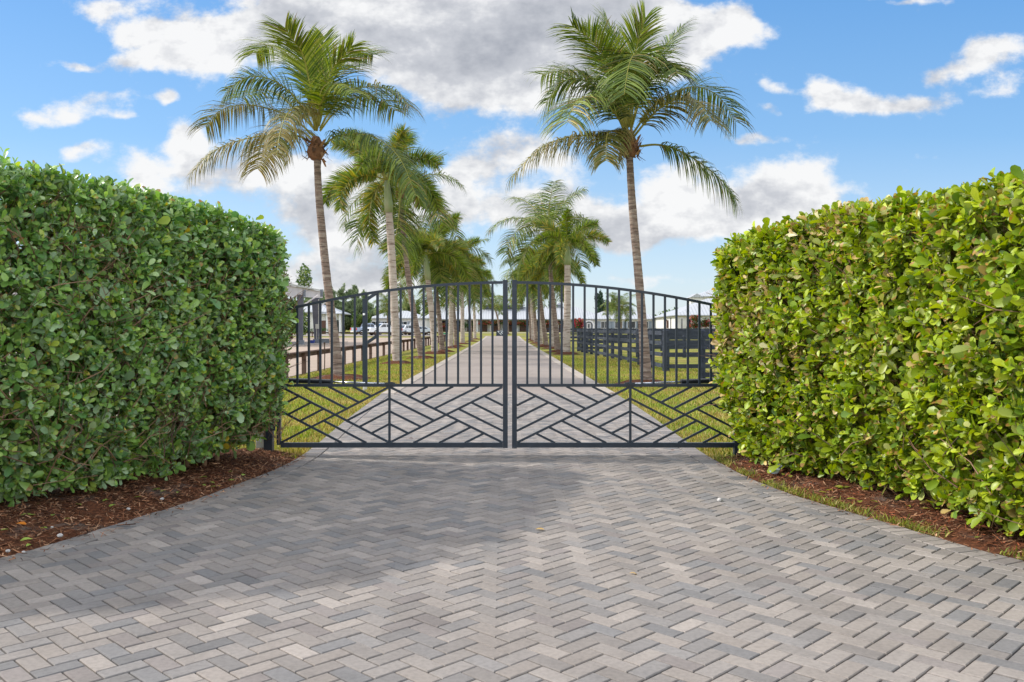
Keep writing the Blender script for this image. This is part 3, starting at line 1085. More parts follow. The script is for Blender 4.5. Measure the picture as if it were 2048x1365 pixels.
def mesh_only(b, name, m):
    o = b.build(name, m, smooth=False)
    me = o.data
    bpy.data.objects.remove(o)
    return me


def trunk_obj(root, pts, rads, m, rings=0.0):
    R = catmull(pts, 70)
    n = len(R)
    rr = []
    for i in range(n):
        t = i / (n - 1)
        k = t * (len(rads) - 1)
        a = min(int(k), len(rads) - 2)
        r = rads[a] + (rads[a + 1] - rads[a]) * (k - a)
        rr.append(r * (1 + rings * math.sin(i * 2.4) + random.uniform(-0.02, 0.02)))
    b = MB()
    b.tube(R, rr, 14, None, True)
    return hide_under(b.build('trunk', m, smooth=True), root)


def husk_boss(root, c, r, h):
    """fibrous brown leaf bases under the crown"""
    b = MB()
    hc = [lin(158, 118, 90), lin(132, 98, 76), lin(182, 144, 112), lin(104, 80, 64)]
    prof = [(-0.55, 0.62), (-0.4, 0.95), (-0.15, 1.15), (0.1, 1.05), (0.4, 0.75), (0.7, 0.45)]
    b.tube([c + Vector((0, 0, z * h)) for z, _ in prof], [r * k for _, k in prof], 12, hc[1], True, 0.12)
    for i in range(46):
        a = random.random() * 2 * PI
        z = random.uniform(-0.55, 0.45) * h
        o = Vector((math.cos(a), math.sin(a), 0))
        p = c + o * r * random.uniform(0.85, 1.08) + Vector((0, 0, z))
        up = random.choice((1, 1, -1))
        d = (o * random.uniform(0.3, 0.8) + Vector((0, 0, up * random.uniform(0.4, 1)))).normalized()
        s = d.cross(o).normalized() * r * random.uniform(0.15, 0.4)
        L = h * random.uniform(0.25, 0.6)
        b.add([p - s, p + s, p + s * 0.5 + d * L, p - s * 0.4 + d * L * 0.9], [(0, 1, 2, 3)], random.choice(hc))
    return hide_under(b.build('leaf_bases', M['husk']), root)


def mulch_ring(x, y, r):
    b = MB()
    n = 22
    vs = [(x, y, elev(y) + 0.14)]
    for i in range(n):
        a = 2 * PI * i / n
        k = r * random.uniform(0.75, 1.15)
        vs.append((x + math.cos(a) * k * 0.5, y + math.sin(a) * k * 0.5, elev(y) + 0.09 + random.uniform(-0.02, 0.03)))
    for i in range(n):
        a = 2 * PI * i / n
        k = r * random.uniform(0.8, 1.2)
        vs.append((x + math.cos(a) * k, y + math.sin(a) * k, elev(y) - 0.022))
    fs = [(0, 1 + i, 1 + (i + 1) % n) for i in range(n)] + [(1 + i, 1 + n + i, 1 + n + (i + 1) % n, 1 + (i + 1) % n) for i in range(n)]
    b.add(vs, fs)
    struct(b.build('mulch', M['mulch'], smooth=True))


def traced_palm(label, Yc, trunk_px, rads, crown, fronds, Lmax):
    X0 = W(trunk_px[0][0], trunk_px[0][1], Yc).x
    root = thing('coconut_palm', label, 'palm tree', (X0, Yc, 0), group='palms lining the driveway')
    pts = [W(x, y, Yc) for x, y in trunk_px]
    pts[0].z = -0.05
    trunk_obj(root, pts, rads, M['trunk'], 0.02)
    c = W(*crown, Yc)
    husk_boss(root, c, 0.23, 0.56)
    for pl, dy, opt in fronds:
        k = len(pl) - 1
        P = []
        for i, (x, y) in enumerate(pl):
            f = i / k
            P.append(W(x, y, Yc + dy * f ** 1.1))
        kw = dict(nl=106, droop=0.36, dry=0.08, wid=0.035, rach=0.034, t0=0.15)
        kw.update(opt)
        fm = frond_mesh(P, Lmax * kw.pop('L', 1.0), **kw)
        hide_under(fm.build('frond', M['frond']), root)
    mulch_ring(X0, Yc, 0.95)
    return root


DRYG = [lin(118, 116, 62), lin(100, 104, 54), lin(128, 120, 74), lin(84, 92, 46)]
LITE = [lin(126, 142, 48), lin(102, 124, 44), lin(146, 156, 62), lin(76, 98, 40)]
BLUE = [lin(108, 128, 58), lin(84, 104, 50), lin(130, 144, 70), lin(66, 86, 46)]
traced_palm('tall coconut palm nearest the left half of the gate, its trunk leaning left', 26.4,
            [(678, 757), (664, 640), (652, 540), (642, 440), (637, 380), (634, 315)], [0.19, 0.128, 0.122, 0.116, 0.108, 0.10], (632, 300),
            [([(620, 284), (594, 272), (540, 270), (470, 284), (420, 308), (384, 346)], -1.2, dict(green=DRYG, dry=0.3, droop=0.85, L=0.9)),
             ([(626, 272), (590, 240), (545, 220), (490, 210), (440, 222), (411, 254)], 0.8, dict(green=DRYG)),
             ([(630, 262), (604, 215), (575, 180), (535, 157), (490, 156), (455, 182)], -0.4, dict(green=BLUE)),
             ([(630, 255), (612, 180), (594, 135), (566, 104), (536, 90), (512, 108)], 1.4, dict(green=LITE, dry=0.05, fwd=0.25)),
             ([(632, 255), (620, 170), (606, 110), (590, 86), (570, 56)], -1.5, dict(green=LITE, dry=0.03, droop=0.12, fwd=0.45, L=0.9)),
             ([(636, 255), (640, 180), (645, 126), (648, 74)], 0.6, dict(green=LITE, dry=0.05, droop=0.1, L=0.7, fwd=0.7)),
             ([(634, 250), (630, 180), (628, 142), (622, 106)], 1.2, dict(green=LITE, dry=0.05, droop=0.15, L=0.65, fwd=0.6)),
             ([(637, 250), (648, 190), (664, 140), (684, 116), (704, 92)], -0.3, dict(green=LITE, dry=0.1, droop=0.2, fwd=0.35, L=0.85)),
             ([(638, 252), (655, 190), (680, 138), (712, 108), (746, 110)], 1.8, dict(dry=0.2, droop=0.25)),
             ([(640, 258), (664, 215), (700, 182), (750, 174), (792, 186), (818, 214)], -0.8, dict(green=BLUE, dry=0.2)),
             ([(640, 262), (672, 222), (712, 196), (756, 196), (790, 222)], 2.0, dict(green=BLUE)),
             ([(648, 290), (675, 273), (712, 268), (756, 278), (800, 318), (832, 392)], -1.8, dict(green=BLUE, dry=0.04, L=1.1, droop=0.62, nl=124)),
             ([(633, 262), (622, 226), (600, 213), (578, 224), (562, 258), (553, 312)], -2.3, dict(green=[lin(140, 132, 86), lin(124, 122, 74), lin(106, 112, 58)], dry=0.35, droop=0.8, L=0.72)),
             ([(626, 282), (600, 262), (566, 262), (538, 290), (516, 340)], 2.2, dict(green=DRYG, dry=0.4, droop=0.5)),
             ([(630, 260), (596, 225), (556, 190), (520, 180), (480, 196)], 2.6, dict(green=LITE)),
             ([(634, 262), (640, 215), (656, 180), (684, 168), (712, 186)], -2.0, dict(green=LITE, L=0.8)),
             ], 1.38)
traced_palm('tall coconut palm nearest the right half of the gate with two low arching fronds', 23.6,
            [(1293, 770), (1286, 660), (1276, 540), (1267, 440), (1262, 370), (1259, 312)], [0.17, 0.117, 0.113, 0.107, 0.098, 0.092], (1258, 292),
            [([(1246, 284), (1226, 277), (1188, 272), (1140, 274), (1080, 298), (1022, 354)], -0.8, dict(green=DRYG, dry=0.3, droop=0.85, L=0.85)),
             ([(1252, 270), (1234, 232), (1208, 205), (1176, 194), (1150, 206), (1134, 246)], -2.0, dict(green=BLUE, dry=0.15)),
             ([(1252, 266), (1228, 212), (1194, 176), (1158, 158), (1122, 166), (1092, 206)], 0.3, dict(green=BLUE)),
             ([(1253, 262), (1230, 205), (1192, 162), (1144, 140), (1084, 150)], 2.0, dict(green=BLUE)),
             ([(1254, 258), (1238, 190), (1216, 130), (1186, 84), (1144, 52)], -1.2, dict(green=LITE, droop=0.18, dry=0.06, fwd=0.3, L=0.9)),
             ([(1256, 255), (1252, 180), (1242, 110), (1228, 72), (1208, 32)], 0.4, dict(green=LITE, droop=0.12, dry=0.04, fwd=0.6, L=0.75)),
             ([(1258, 255), (1262, 180), (1270, 110), (1279, 74), (1291, 36)], -0.5, dict(green=LITE, droop=0.14, dry=0.05, fwd=0.6, L=0.75)),
             ([(1255, 255), (1242, 180), (1216, 112), (1188, 56)], 1.6, dict(green=LITE, droop=0.18, fwd=0.45, L=0.8)),
             ([(1262, 258), (1266, 200), (1271, 140), (1270, 108), (1258, 130), (1248, 190)], -1.9, dict(green=BLUE, droop=0.3, dry=0.05)),
             ([(1262, 258), (1280, 190), (1306, 136), (1336, 86), (1367, 50)], 0.8, dict(droop=0.2, L=0.7, fwd=0.5)),
             ([(1262, 260), (1284, 190), (1318, 140), (1342, 128), (1356, 148)], -1.2, dict(green=BLUE, droop=0.3, L=0.8)),
             ([(1266, 276), (1292, 244), (1326, 212), (1366, 196), (1398, 206), (1421, 242)], -1.6, dict(green=DRYG, dry=0.15)),
             ([(1266, 268), (1300, 220), (1340, 190), (1388, 174), (1436, 192), (1472, 244)], 0.9, dict(green=BLUE)),
             ([(1280, 293), (1314, 290), (1352, 299), (1400, 326), (1444, 362), (1470, 398)], -0.4, dict(green=BLUE, dry=0.06, droop=0.7, L=0.95, t0=0.22)),
             ([(1250, 280), (1230, 262), (1214, 272), (1212, 322)], -1.4, dict(green=DRYG, droop=0.5, L=0.7)),
             ([(1256, 262), (1240, 215), (1222, 188), (1206, 196)], 2.2, dict(green=BLUE, L=0.8)),
             ], 1.38)

# prototype fronds for the rows behind: curve in the local x-z plane
PROTO = {}


def proto(kind, el, v):
    key = (kind, el, v)
    if key in PROTO:
        return PROTO[key]
    L = 3.3 if kind == 'coco' else 2.3
    bend = {70: 55, 45: 85, 20: 100, -10: 75, -40: 45}[el] * random.uniform(0.85, 1.15) * (1.0 if kind == 'coco' else 1.15)
    P = [Vector((0, 0, 0))]
    steps = 6
    for i in range(steps):
        a = math.radians(el - bend * ((i + 0.5) / steps) ** 1.2)
        P.append(P[-1] + Vector((math.cos(a), random.uniform(-0.03, 0.03), math.sin(a))) * (L / steps))
    if kind == 'coco':
        fm = frond_mesh(P, 1.15, nl=58, droop=0.32, dry=0.10, wid=0.042, rach=0.034, t0=0.15, green=[lin(110, 130, 54), lin(86, 108, 48), lin(132, 146, 70), lin(70, 90, 44)])
    else:
        fm = frond_mesh(P, 0.52, nl=60, plume=True, droop=0.16, dry=0.08, wid=0.030, rach=0.026, t0=0.12,
                        green=[lin(118, 138, 46), lin(96, 118, 44), lin(140, 154, 58), lin(72, 94, 40)] if v % 2 == 0 else [lin(104, 126, 52), lin(124, 142, 62), lin(84, 106, 48), lin(176, 160, 62)])
    PROTO[key] = mesh_only(fm, kind + '_frond', M['frond'])
    return PROTO[key]


GA = 2.39996


def palm(kind, label, Yc, trunk_px, crown_h_px, scale=1.0, n=15, r=0.15, ang0=0.0, elevs=None):
    X0 = W(trunk_px[0][0], 0, Yc).x
    root = thing('coconut_palm' if kind == 'coco' else 'foxtail_palm', label, 'palm tree', (X0, Yc, elev(Yc)), group='palms lining the driveway')
    pts = [W(x, y, Yc) for x, y in trunk_px]
    pts[0].z = elev(Yc) - 0.05
    top = pts[-1]
    trunk_obj(root, pts, ([r * 1.25, r * 0.98, r * 0.9, r * 0.78, r * 0.65] if kind == 'coco' else [r * 1.25, r * 1.0, r * 0.98, r * 0.95, r * 0.85]), M['trunk'] if kind == 'coco' else M['trunk_pale'], 0.015)
    if kind == 'coco':
        husk_boss(root, top + Vector((0, 0, 0.1)), r * 1.5, 0.5)
        c = top + Vector((0, 0, 0.25))
    else:
        d = (pts[-1] - pts[-2]).normalized()
        b = MB()
        hh = crown_h_px
        b.tube([top - d * 0.02, top + d * hh * 0.25, top + d * hh * 0.6, top + d * hh], [r * 0.98, r * 1.12, r * 0.85, r * 0.5], 12)
        hide_under(b.build('crownshaft', M['shaft'], smooth=True), root)
        c = top + d * (hh * 0.96)
    es = elevs or ([70, 70, 45, 45, 45, 20, 20, 20, -10, -10, -40, 70] if kind == 'coco' else [70, 70, 45, 45, 20, 20, 20, -10])
    for i in range(n):
        el = es[int(i / n * len(es))]
        o = bpy.data.objects.new('frond', proto(kind, el, i % 2))
        COL.objects.link(o)
        o.parent = root
        az = ang0 + i * GA + random.uniform(-0.15, 0.15)
        s = scale * random.uniform(0.88, 1.1)
        R = Matrix.Rotation(az, 4, 'Z') @ Matrix.Rotation(random.uniform(-0.12, 0.12), 4, 'Y') @ Matrix.Rotation(random.uniform(-0.3, 0.3), 4, 'X')
        q = c + Vector((math.cos(az), math.sin(az), 0)) * 0.08 - root.location
        o.matrix_local = Matrix.Translation(q) @ R @ Matrix.Scale(s, 4)
    mulch_ring(X0, Yc, 0.8)
    return root


palm('fox', 'pale trunked foxtail palm second from the gate in the left row', 37.7, [(795, 728), (790, 640), (786, 560), (781, 470), (778, 425)], 1.45, 1.34, 14, 0.175, 2.6)
palm('coco', 'slender leaning coconut palm third from the gate in the left row', 44.0, [(845, 718), (830, 640), (816, 550), (806, 460), (801, 392)], 0, 1.16, 18, 0.15, 0.4)
palm('fox', 'short foxtail palm fourth from the gate in the left row', 52.8, [(870, 707), (865, 640), (859, 590), (856, 560)], 1.6, 1.34, 15, 0.18, 1.0)
palm('coco', 'coconut palm fifth from the gate in the left row, dark patch at its trunk foot', 57.4, [(885, 703), (879, 640), (872, 580), (867, 520)], 0, 1.22, 20, 0.16, 2.0)
palm('fox', 'foxtail palm sixth from the gate in the left row with bright green crown', 67.7, [(901, 696), (902, 640), (903, 590), (904, 568)], 1.5, 1.25, 14, 0.18, 0.2)
palm('coco', 'coconut palm seventh from the gate in the left row', 73.3, [(913, 693), (909, 640), (905, 580), (903, 545)], 0, 1.2, 18, 0.15, 1.3)
palm('fox', 'foxtail palm eighth from the gate in the left row, standing straight', 85.2, [(925, 687.5), (925, 640), (924, 600), (924, 584)], 1.5, 1.3, 14, 0.19, 2.8)
palm('coco', 'coconut palm ninth from the gate in the left row', 101.0, [(943, 681), (940, 640), (937, 600), (935, 570)], 0, 1.2, 17, 0.15, 0.9)
palm('fox', 'foxtail palm tenth from the gate at the far end of the left row', 115.0, [(950, 677), (949, 640), (948, 610), (948, 597)], 1.6, 1.3, 14, 0.18, 1.9)

palm('fox', 'foxtail palm second from the gate in the right row, drooping fronds both sides', 51.8, [(1132, 708), (1134, 640), (1135, 590), (1135, 530)], 1.15, 1.14, 12, 0.21, 0.2)
palm('coco', 'large coconut palm third from the gate in the right row behind the foxtail', 56.2, [(1116, 704), (1110, 640), (1103, 570), (1097, 470)], 0, 1.2, 20, 0.17, 0.0)
palm('fox', 'foxtail palm fourth from the gate in the right row', 66.0, [(1104, 697), (1104, 640), (1104, 590), (1103, 576)], 1.4, 1.2, 14, 0.18, 0.9)
palm('coco', 'leaning coconut palm fifth from the gate in the right row', 71.4, [(1093, 694), (1086, 640), (1080, 590), (1077, 540)], 0, 1.05, 18, 0.17, 2.2)
palm('fox', 'foxtail palm sixth from the gate in the right row', 77.6, [(1081, 691), (1080, 640), (1080, 600), (1079, 583)], 1.4, 1.2, 14, 0.18, 1.7)
palm('coco', 'coconut palm seventh from the gate in the right row', 88.0, [(1072, 687), (1070, 640), (1067, 600), (1066, 570)], 0, 1.0, 17, 0.17, 0.7)
palm('fox', 'foxtail palm eighth from the gate in the right row', 102.0, [(1067, 681), (1065, 640), (1063, 610), (1063, 596)], 1.4, 1.2, 14, 0.18, 2.4)
palm('coco', 'coconut palm ninth from the gate at the far end of the right row', 112.0, [(1062, 678), (1060, 640), (1058, 610), (1057, 590)], 0, 0.85, 14, 0.16, 1.1)


def yard_palm(name, label, Y, trunk_px, scale, n, r, kind='coco', es=None, group=None):
    X0 = W(trunk_px[0][0], 0, Y).x
    p = palm(kind, label, Y, trunk_px, 0.9, scale, n, r, random.random() * 6, es)
    p.name = name
    del p['group']
    return p


yard_palm('palm_tree', 'thin leaning palm behind the dark sign in front of the barn', 147, [(1000, 669), (996, 640), (990, 618), (984, 603)], 0.95, 11, 0.16, 'coco', [45, 20, 20, -10])
yard_palm('palm_tree', 'short palm beside the leaning palm against the barn roof', 160, [(1016, 668), (1015, 640), (1014, 615), (1013, 603)], 0.9, 10, 0.16, 'coco', [45, 20, -10])
DATE = [70, 70, 45, 45, 45, 20, 20, 20, -10, -10]
yard_palm('date_palm', 'date palm with orange crown base before the house with grey shutters', 120, [(1240, 672), (1240, 650), (1240, 635), (1240, 618)], 0.80, 26, 0.26, 'coco', DATE)
yard_palm('date_palm', 'date palm rising behind the parked pickup trucks', 172, [(776, 668), (776, 645), (776, 628), (776, 612)], 1.0, 22, 0.26, 'coco', DATE)
yard_palm('palm_tree', 'dark palm showing over the barn roof between the left palm trunks', 215, [(815, 660), (815, 640), (815, 622), (815, 612)], 1.3, 14, 0.2, 'coco', None)


# ------------------------------------------------------------------ trees and shrubs
def leaf_cloud(blobs, n, size, cols, needle=False, flat=0.0):
    """quads scattered through ellipsoids: (cx,cy,cz,rx,ry,rz)"""
    B = np.array(blobs, float)
    vol = (B[:, 3] * B[:, 4] * B[:, 5]) ** 0.7
    k = rng.choice(len(B), n, p=vol / vol.sum())
    d = unit(rng.normal(0, 1, (n, 3)))
    rr = rng.random(n) ** 0.38
    P = B[k, :3] + d * rr[:, None] * B[k, 3:]
    P += rng.normal(0, 0.06, P.shape) * B[k, 3:]
    a = unit(d * 0.5 + rng.normal(0, 0.8, (n, 3)) + np.array([0, 0, -0.5 if needle else 0.15]))
    nn = rng.normal(0, 1, (n, 3)) + d
    bb = unit(np.cross(a, nn))
    L = size * rng.uniform(0.6, 1.5, n)[:, None]
    wd = L * (0.16 if needle else 0.55)
    V = np.stack([P - a * L * 0.5, P + bb * wd * 0.5, P + a * L * 0.5, P - bb * wd * 0.5], 1).reshape(-1, 3)
    c = np.array(cols)[rng.integers(0, len(cols), n)] * rng.uniform(0.6, 1.3, (n, 1))
    return V, np.arange(4 * n), np.full(n, 4), c


def tree(name, label, X, Y, Z0, h, trunk_r, blobs, n, size, cols, needle=False, group=None, cat='tree'):
    root = thing(name, label, cat, (X, Y, Z0), group=group)
    V, lo, ct, c = leaf_cloud(blobs, n, size, cols, needle)
    np_mesh('crown', V, lo, ct, c, M['foliage'], root)
    b = MB()
    b.tube([(0, 0, -0.1), (0.05, 0, h * 0.3), (-0.05, 0.05, h * 0.62), (0, 0, h * 0.86)], [trunk_r, trunk_r * 0.8, trunk_r * 0.5, trunk_r * 0.15], 8)
    for q in range(7):
        a = random.random() * 6.28
        z = h * random.uniform(0.25, 0.5)
        b.tube([(0, 0, z), (math.cos(a) * h * 0.14, math.sin(a) * h * 0.14, z + h * 0.1), (math.cos(a) * h * 0.22, math.sin(a) * h * 0.22, z + h * 0.2)], [trunk_r * 0.4, trunk_r * 0.25, trunk_r * 0.08], 6)
    b.build('trunk', M['bark'], root, smooth=True)
    return root


PINE = [lin(122, 138, 94), lin(102, 122, 82), lin(140, 152, 110), lin(84, 102, 70)]
DARKG = [lin(84, 110, 56), lin(68, 94, 50), lin(106, 128, 66), lin(124, 138, 72)]


def pine_blobs(h, r):
    bl = []
    for i in range(26):
        t = random.uniform(0.12, 1.0)
        rad = r * (1 - t ** 2.2) * 0.8 + 0.4
        a = random.random() * 6.28
        q = rad * random.uniform(0.2, 0.75)
        bl.append((math.cos(a) * q, math.sin(a) * q, h * t, rad * 0.42, rad * 0.42, h * 0.085))
    bl.append((0, 0, h * 0.98, 0.25, 0.25, h * 0.07))
    return bl


for k, (px, topy, Y, lab) in enumerate([(624, 583, 190, 'feathery pine just right of the arena roof, behind the white outbuilding'), (662, 577, 196, 'feathery pine behind the leaning left palm trunk'), (688, 573, 200, 'tallest feathery pine of the row right of the left palm trunk'),
                                        (708, 574, 204, 'feathery pine above the tail of the silver pickup'), (727, 585, 198, 'rightmost feathery pine of the row, loose drooping limbs over the parked trucks'), (645, 584, 205, 'feathery pine between the arena roof and the left palm trunk')]):
    X = W(px, 0, Y).x
    h = W(0, topy, Y).z - elev(Y)
    tree('pine_tree', lab, X, Y, elev(Y) - 0.03, h, 0.3, pine_blobs(h, 5.2), 12000, 0.75, PINE, True, 'row of feathery pines')


def round_blobs(w, h, z0, k=12):
    return [(random.uniform(-w, w) * 0.7, random.uniform(-w, w) * 0.5, z0 + random.uniform(0, h), w * random.uniform(0.28, 0.5), w * random.uniform(0.28, 0.5), h * random.uniform(0.2, 0.38)) for _ in range(k)]


def px_tree(name, lab, px, topy, halfpx, Y, n, size, cols, group=None):
    X = W(px, 0, Y).x
    h = W(0, topy, Y).z - ground_z(X, Y)
    w = halfpx / F * Y
    tree(name, lab, X, Y, ground_z(X, Y), h, 0.25, round_blobs(w, h * 0.72, h * 0.2), n, size, cols, False, group)


px_tree('leafy_tree', 'dark leafy tree peeking over the left hedge end above the arena roof', 582, 545, 44, 118, 8000, 0.34, DARKG)
px_tree('leafy_tree', 'rounded green tree low behind the parked pickups, left of the grey shuttered wing', 722, 628, 20, 178, 2600, 0.4, DARKG)
px_tree('leafy_tree', 'yellow green tree behind the wing roof above the white pickup', 752, 618, 17, 205, 2200, 0.4, [lin(110, 124, 56), lin(92, 110, 50), lin(130, 136, 66)])
px_tree('leafy_tree', 'green tree above the wing roof between the left palm trunks', 822, 606, 20, 215, 2600, 0.45, DARKG)
px_tree('leafy_tree', 'green tree above the barn roof left end', 856, 606, 16, 222, 2200, 0.45, DARKG)
px_tree('leafy_tree', 'small green tree over the barn roof beside the left palm row', 884, 605, 12, 225, 1800, 0.45, DARKG)
px_tree('leafy_tree', 'dark pointed evergreen left of the right date palm', 1202, 590, 11, 205, 2400, 0.4, [lin(48, 70, 48), lin(60, 84, 56), lin(40, 60, 42)])
px_tree('leafy_tree', 'pale green bushy tree directly behind the right date palm', 1222, 598, 14, 212, 2000, 0.4, [lin(104, 124, 72), lin(86, 108, 62), lin(120, 138, 84)])
px_tree('leafy_tree', 'dark evergreen over the barn roof behind the right palm row', 1102, 603, 10, 220, 1800, 0.4, [lin(48, 70, 48), lin(60, 84, 56), lin(40, 60, 42)])
px_tree('leafy_tree', 'low yellow green tree right of the date palm behind the shuttered wing', 1256, 616, 10, 214, 1400, 0.4, [lin(116, 124, 66), lin(98, 110, 58)])

V, lo, ct, c = leaf_cloud([(-190 + 9 * i + random.uniform(-3, 3), 285 + random.uniform(-14, 14), 4.5, 8, 7, random.uniform(3.2, 5.5)) for i in range(18)] + [(60 + 9 * i, 300 + random.uniform(-14, 14), 4, 8, 7, random.uniform(3.0, 5)) for i in range(20)], 26000, 1.2, DARKG)
struct(np_mesh('far_wood', V, lo, ct, c, M['foliage']), 'stuff')
GRN = [lin(58, 84, 38), lin(74, 98, 44), lin(46, 68, 34)]
REDF = [lin(176, 50, 70), lin(196, 72, 84), lin(150, 40, 62), lin(184, 80, 70)]
MAG = [lin(206, 40, 84), lin(216, 66, 88), lin(176, 28, 72), lin(196, 66, 60)]


def shrub(name, label, cat, X, Y, Z0, w, d, h, n, size, cols, flowers=None, nf=0, group=None, z_low=0.0):
    root = thing(name, label, cat, (X, Y, Z0), group=group)
    bl = [(random.uniform(-w, w) * 0.42, random.uniform(-d, d) * 0.3, z_low + (h - z_low) * random.uniform(0.2, 0.85), w * 0.2, d * 0.3, (h - z_low) * 0.24) for _ in range(18)]
    V, lo, ct, c = leaf_cloud(bl, n, size, cols)
    np_mesh('foliage', V, lo, ct, c, M['foliage'], root)
    b = MB()
    for q in range(5):
        x = random.uniform(-0.3, 0.3) * w
        b.tube([(x, 0, -0.05), (x * 1.1, 0, h * 0.4), (x * 1.3, 0.05, h * 0.7)], [0.04, 0.03, 0.01], 6)
    b.build('stems', M['bark'], root)
    if flowers:
        V, lo, ct, c = leaf_cloud([(x, y, z, rx * 1.08, ry * 1.15, rz * 1.05) for x, y, z, rx, ry, rz in bl[: 12]], nf, size * 0.9, flowers)
        struct(np_mesh('flowers', V, lo, ct, c, M['foliage'], root), 'stuff')
    return root


# ------------------------------------------------------------------ fences
def board_fence(label, runs, spacing, h=1.41, group='black paddock fences'):
    """runs of (x,y) points; round posts, four boards a span"""
    x0, y0 = runs[0][0]
    root = thing('paddock_fence', label, 'fence', (x0, y0, elev(y0)), group=group)
    for run in runs:
        P = [Vector((x, y, 0)) for x, y in run]
        for a, c in zip(P[:-1], P[1:]):
            n = max(1, round((c - a).length / spacing))
            t = (c - a).normalized()
            sd = Vector((t.y, -t.x, 0))
            pts = [a.lerp(c, i / n) for i in range(n + 1)]
            for i, q in enumerate(pts):
                if i == n and c != P[-1]:
                    continue
                b = MB()
                e = elev(q.y)
                b.tube([(q.x, q.y, e - 0.05), (q.x, q.y, e + h + 0.01), (q.x, q.y, e + h + 0.04)], [0.095, 0.088, 0.06], 10)
                hide_under(b.build('post', M['fence']), root)
            for i in range(n):
                q, r = pts[i], pts[i + 1]
                for z in (h - 0.07, 0.97, 0.57, 0.17):
                    b = MB()
                    o = sd * 0.102
                    a3 = Vector((q.x, q.y, elev(q.y) + z + random.uniform(-0.012, 0.012))) + o + t * 0.004
                    c3 = Vector((r.x, r.y, elev(r.y) + z + random.uniform(-0.012, 0.012))) + o - t * 0.004
                    b.bar(a3, c3, 0.028, 0.14, (0, 0, 1))
                    hide_under(b.build('board', M['fence']), root)
    return root


board_fence('black four board fence running away along the right lawn, closest to the driveway', [[(5.0, 58.7), (5.2, 52.0), (5.45, 44.0), (5.72, 31.2)], [(5.74, 30.9), (13.2, 30.9)]], 2.44)
board_fence('black four board fence stub at the right hedge edge, nearest fence to the gate', [[(5.74, 25.4), (10.6, 25.4)]], 2.44)
board_fence('black four board cross fence at the end of the near paddock', [[(5.15, 59.6), (24.6, 59.6)]], 2.7)
board_fence('black four board cross fence between the two near right paddocks', [[(7.0, 46), (16.8, 46)]], 2.45)
board_fence('black cross fence in the middle distance ahead of the red bougainvillea', [[(6.3, 94), (28, 94)]], 2.7)
board_fence('black cross fence farthest back, starting beside the right palm row', [[(5.4, 114), (34, 114)]], 2.9)


def curb_fence(label, a, c, spacing, h=0.70):
    a, c = Vector((*a, 0)), Vector((*c, 0))
    root = thing('arena_fence', label, 'fence', (a.x, a.y, elev(a.y)), group='low brown arena fences')
    n = round((c - a).length / spacing)
    t = (c - a).normalized()
    sd = Vector((t.y, -t.x, 0))
    pts = [a.lerp(c, i / n) for i in range(n + 1)]
    for q in pts:
        b = MB()
        e = elev(q.y)
        b.box(q.x - 0.065, q.x + 0.065, q.y - 0.065, q.y + 0.065, e - 0.05, e + h - 0.002)
        hide_under(b.build('post', M['timber']), root)
    for q, r in zip(pts[:-1], pts[1:]):
        b = MB()
        z = h - 0.075
        b.bar(Vector((q.x, q.y, elev(q.y) + z)) - sd * 0.095, Vector((r.x, r.y, elev(r.y) + z)) - sd * 0.095, 0.05, 0.15, (0, 0, 1))
        b.bar(Vector((q.x, q.y, elev(q.y) + h + 0.022)), Vector((r.x, r.y, elev(r.y) + h + 0.022)), 0.16, 0.04, (0, 0, 1))
        hide_under(b.build('rail', M['timber']), root)
    return root


curb_fence('low brown timber arena fence running away along the left lawn', (-6.55, 19.2), (-6.7, 112), 2.44)
curb_fence('low brown timber arena fence crossing in front of the parked cars', (-47, 130), (-9.5, 130), 3.2)
b = MB()
b.tube([(0, 0, -0.03), (0.01, 0, 0.5), (0.0, 0, 0.93)], [0.018, 0.018, 0.022], 8)
b.tube([(0, 0, 0.931), (0, 0, 1.0)], [0.035, 0.03], 8)
o = b.build('garden_stake', M['bark'])
o.location = (W(649, 0, 31.4).x, 31.4, 0)
tag(o, 'thin dark stake beside the low brown arena fence, left of the leaning palm', 'stake')


# ------------------------------------------------------------------ buildings
def hip_roof(root, x0, x1, y0, y1, ze, zr, over, rx0, rx1, name='roof', ry=None):
    b = MB()
    x0, x1, y0, y1 = x0 - over, x1 + over, y0 - over, y1 + over
    ym = (y0 + y1) / 2 if ry is None else ry
    vs = [(x0, y0, ze), (x1, y0, ze), (x1, y1, ze), (x0, y1, ze), (rx0, ym, zr), (rx1, ym, zr),
          (x0, y0, ze - 0.16), (x1, y0, ze - 0.16), (x1, y1, ze - 0.16), (x0, y1, ze - 0.16)]
    fs = [(0, 1, 5, 4), (1, 2, 5), (2, 3, 4, 5), (3, 0, 4), (0, 6, 7, 1), (1, 7, 8, 2), (2, 8, 9, 3), (3, 9, 6, 0), (6, 9, 8, 7)]
    b.add(vs, fs)
    return b.build(name, M['roof'], root)


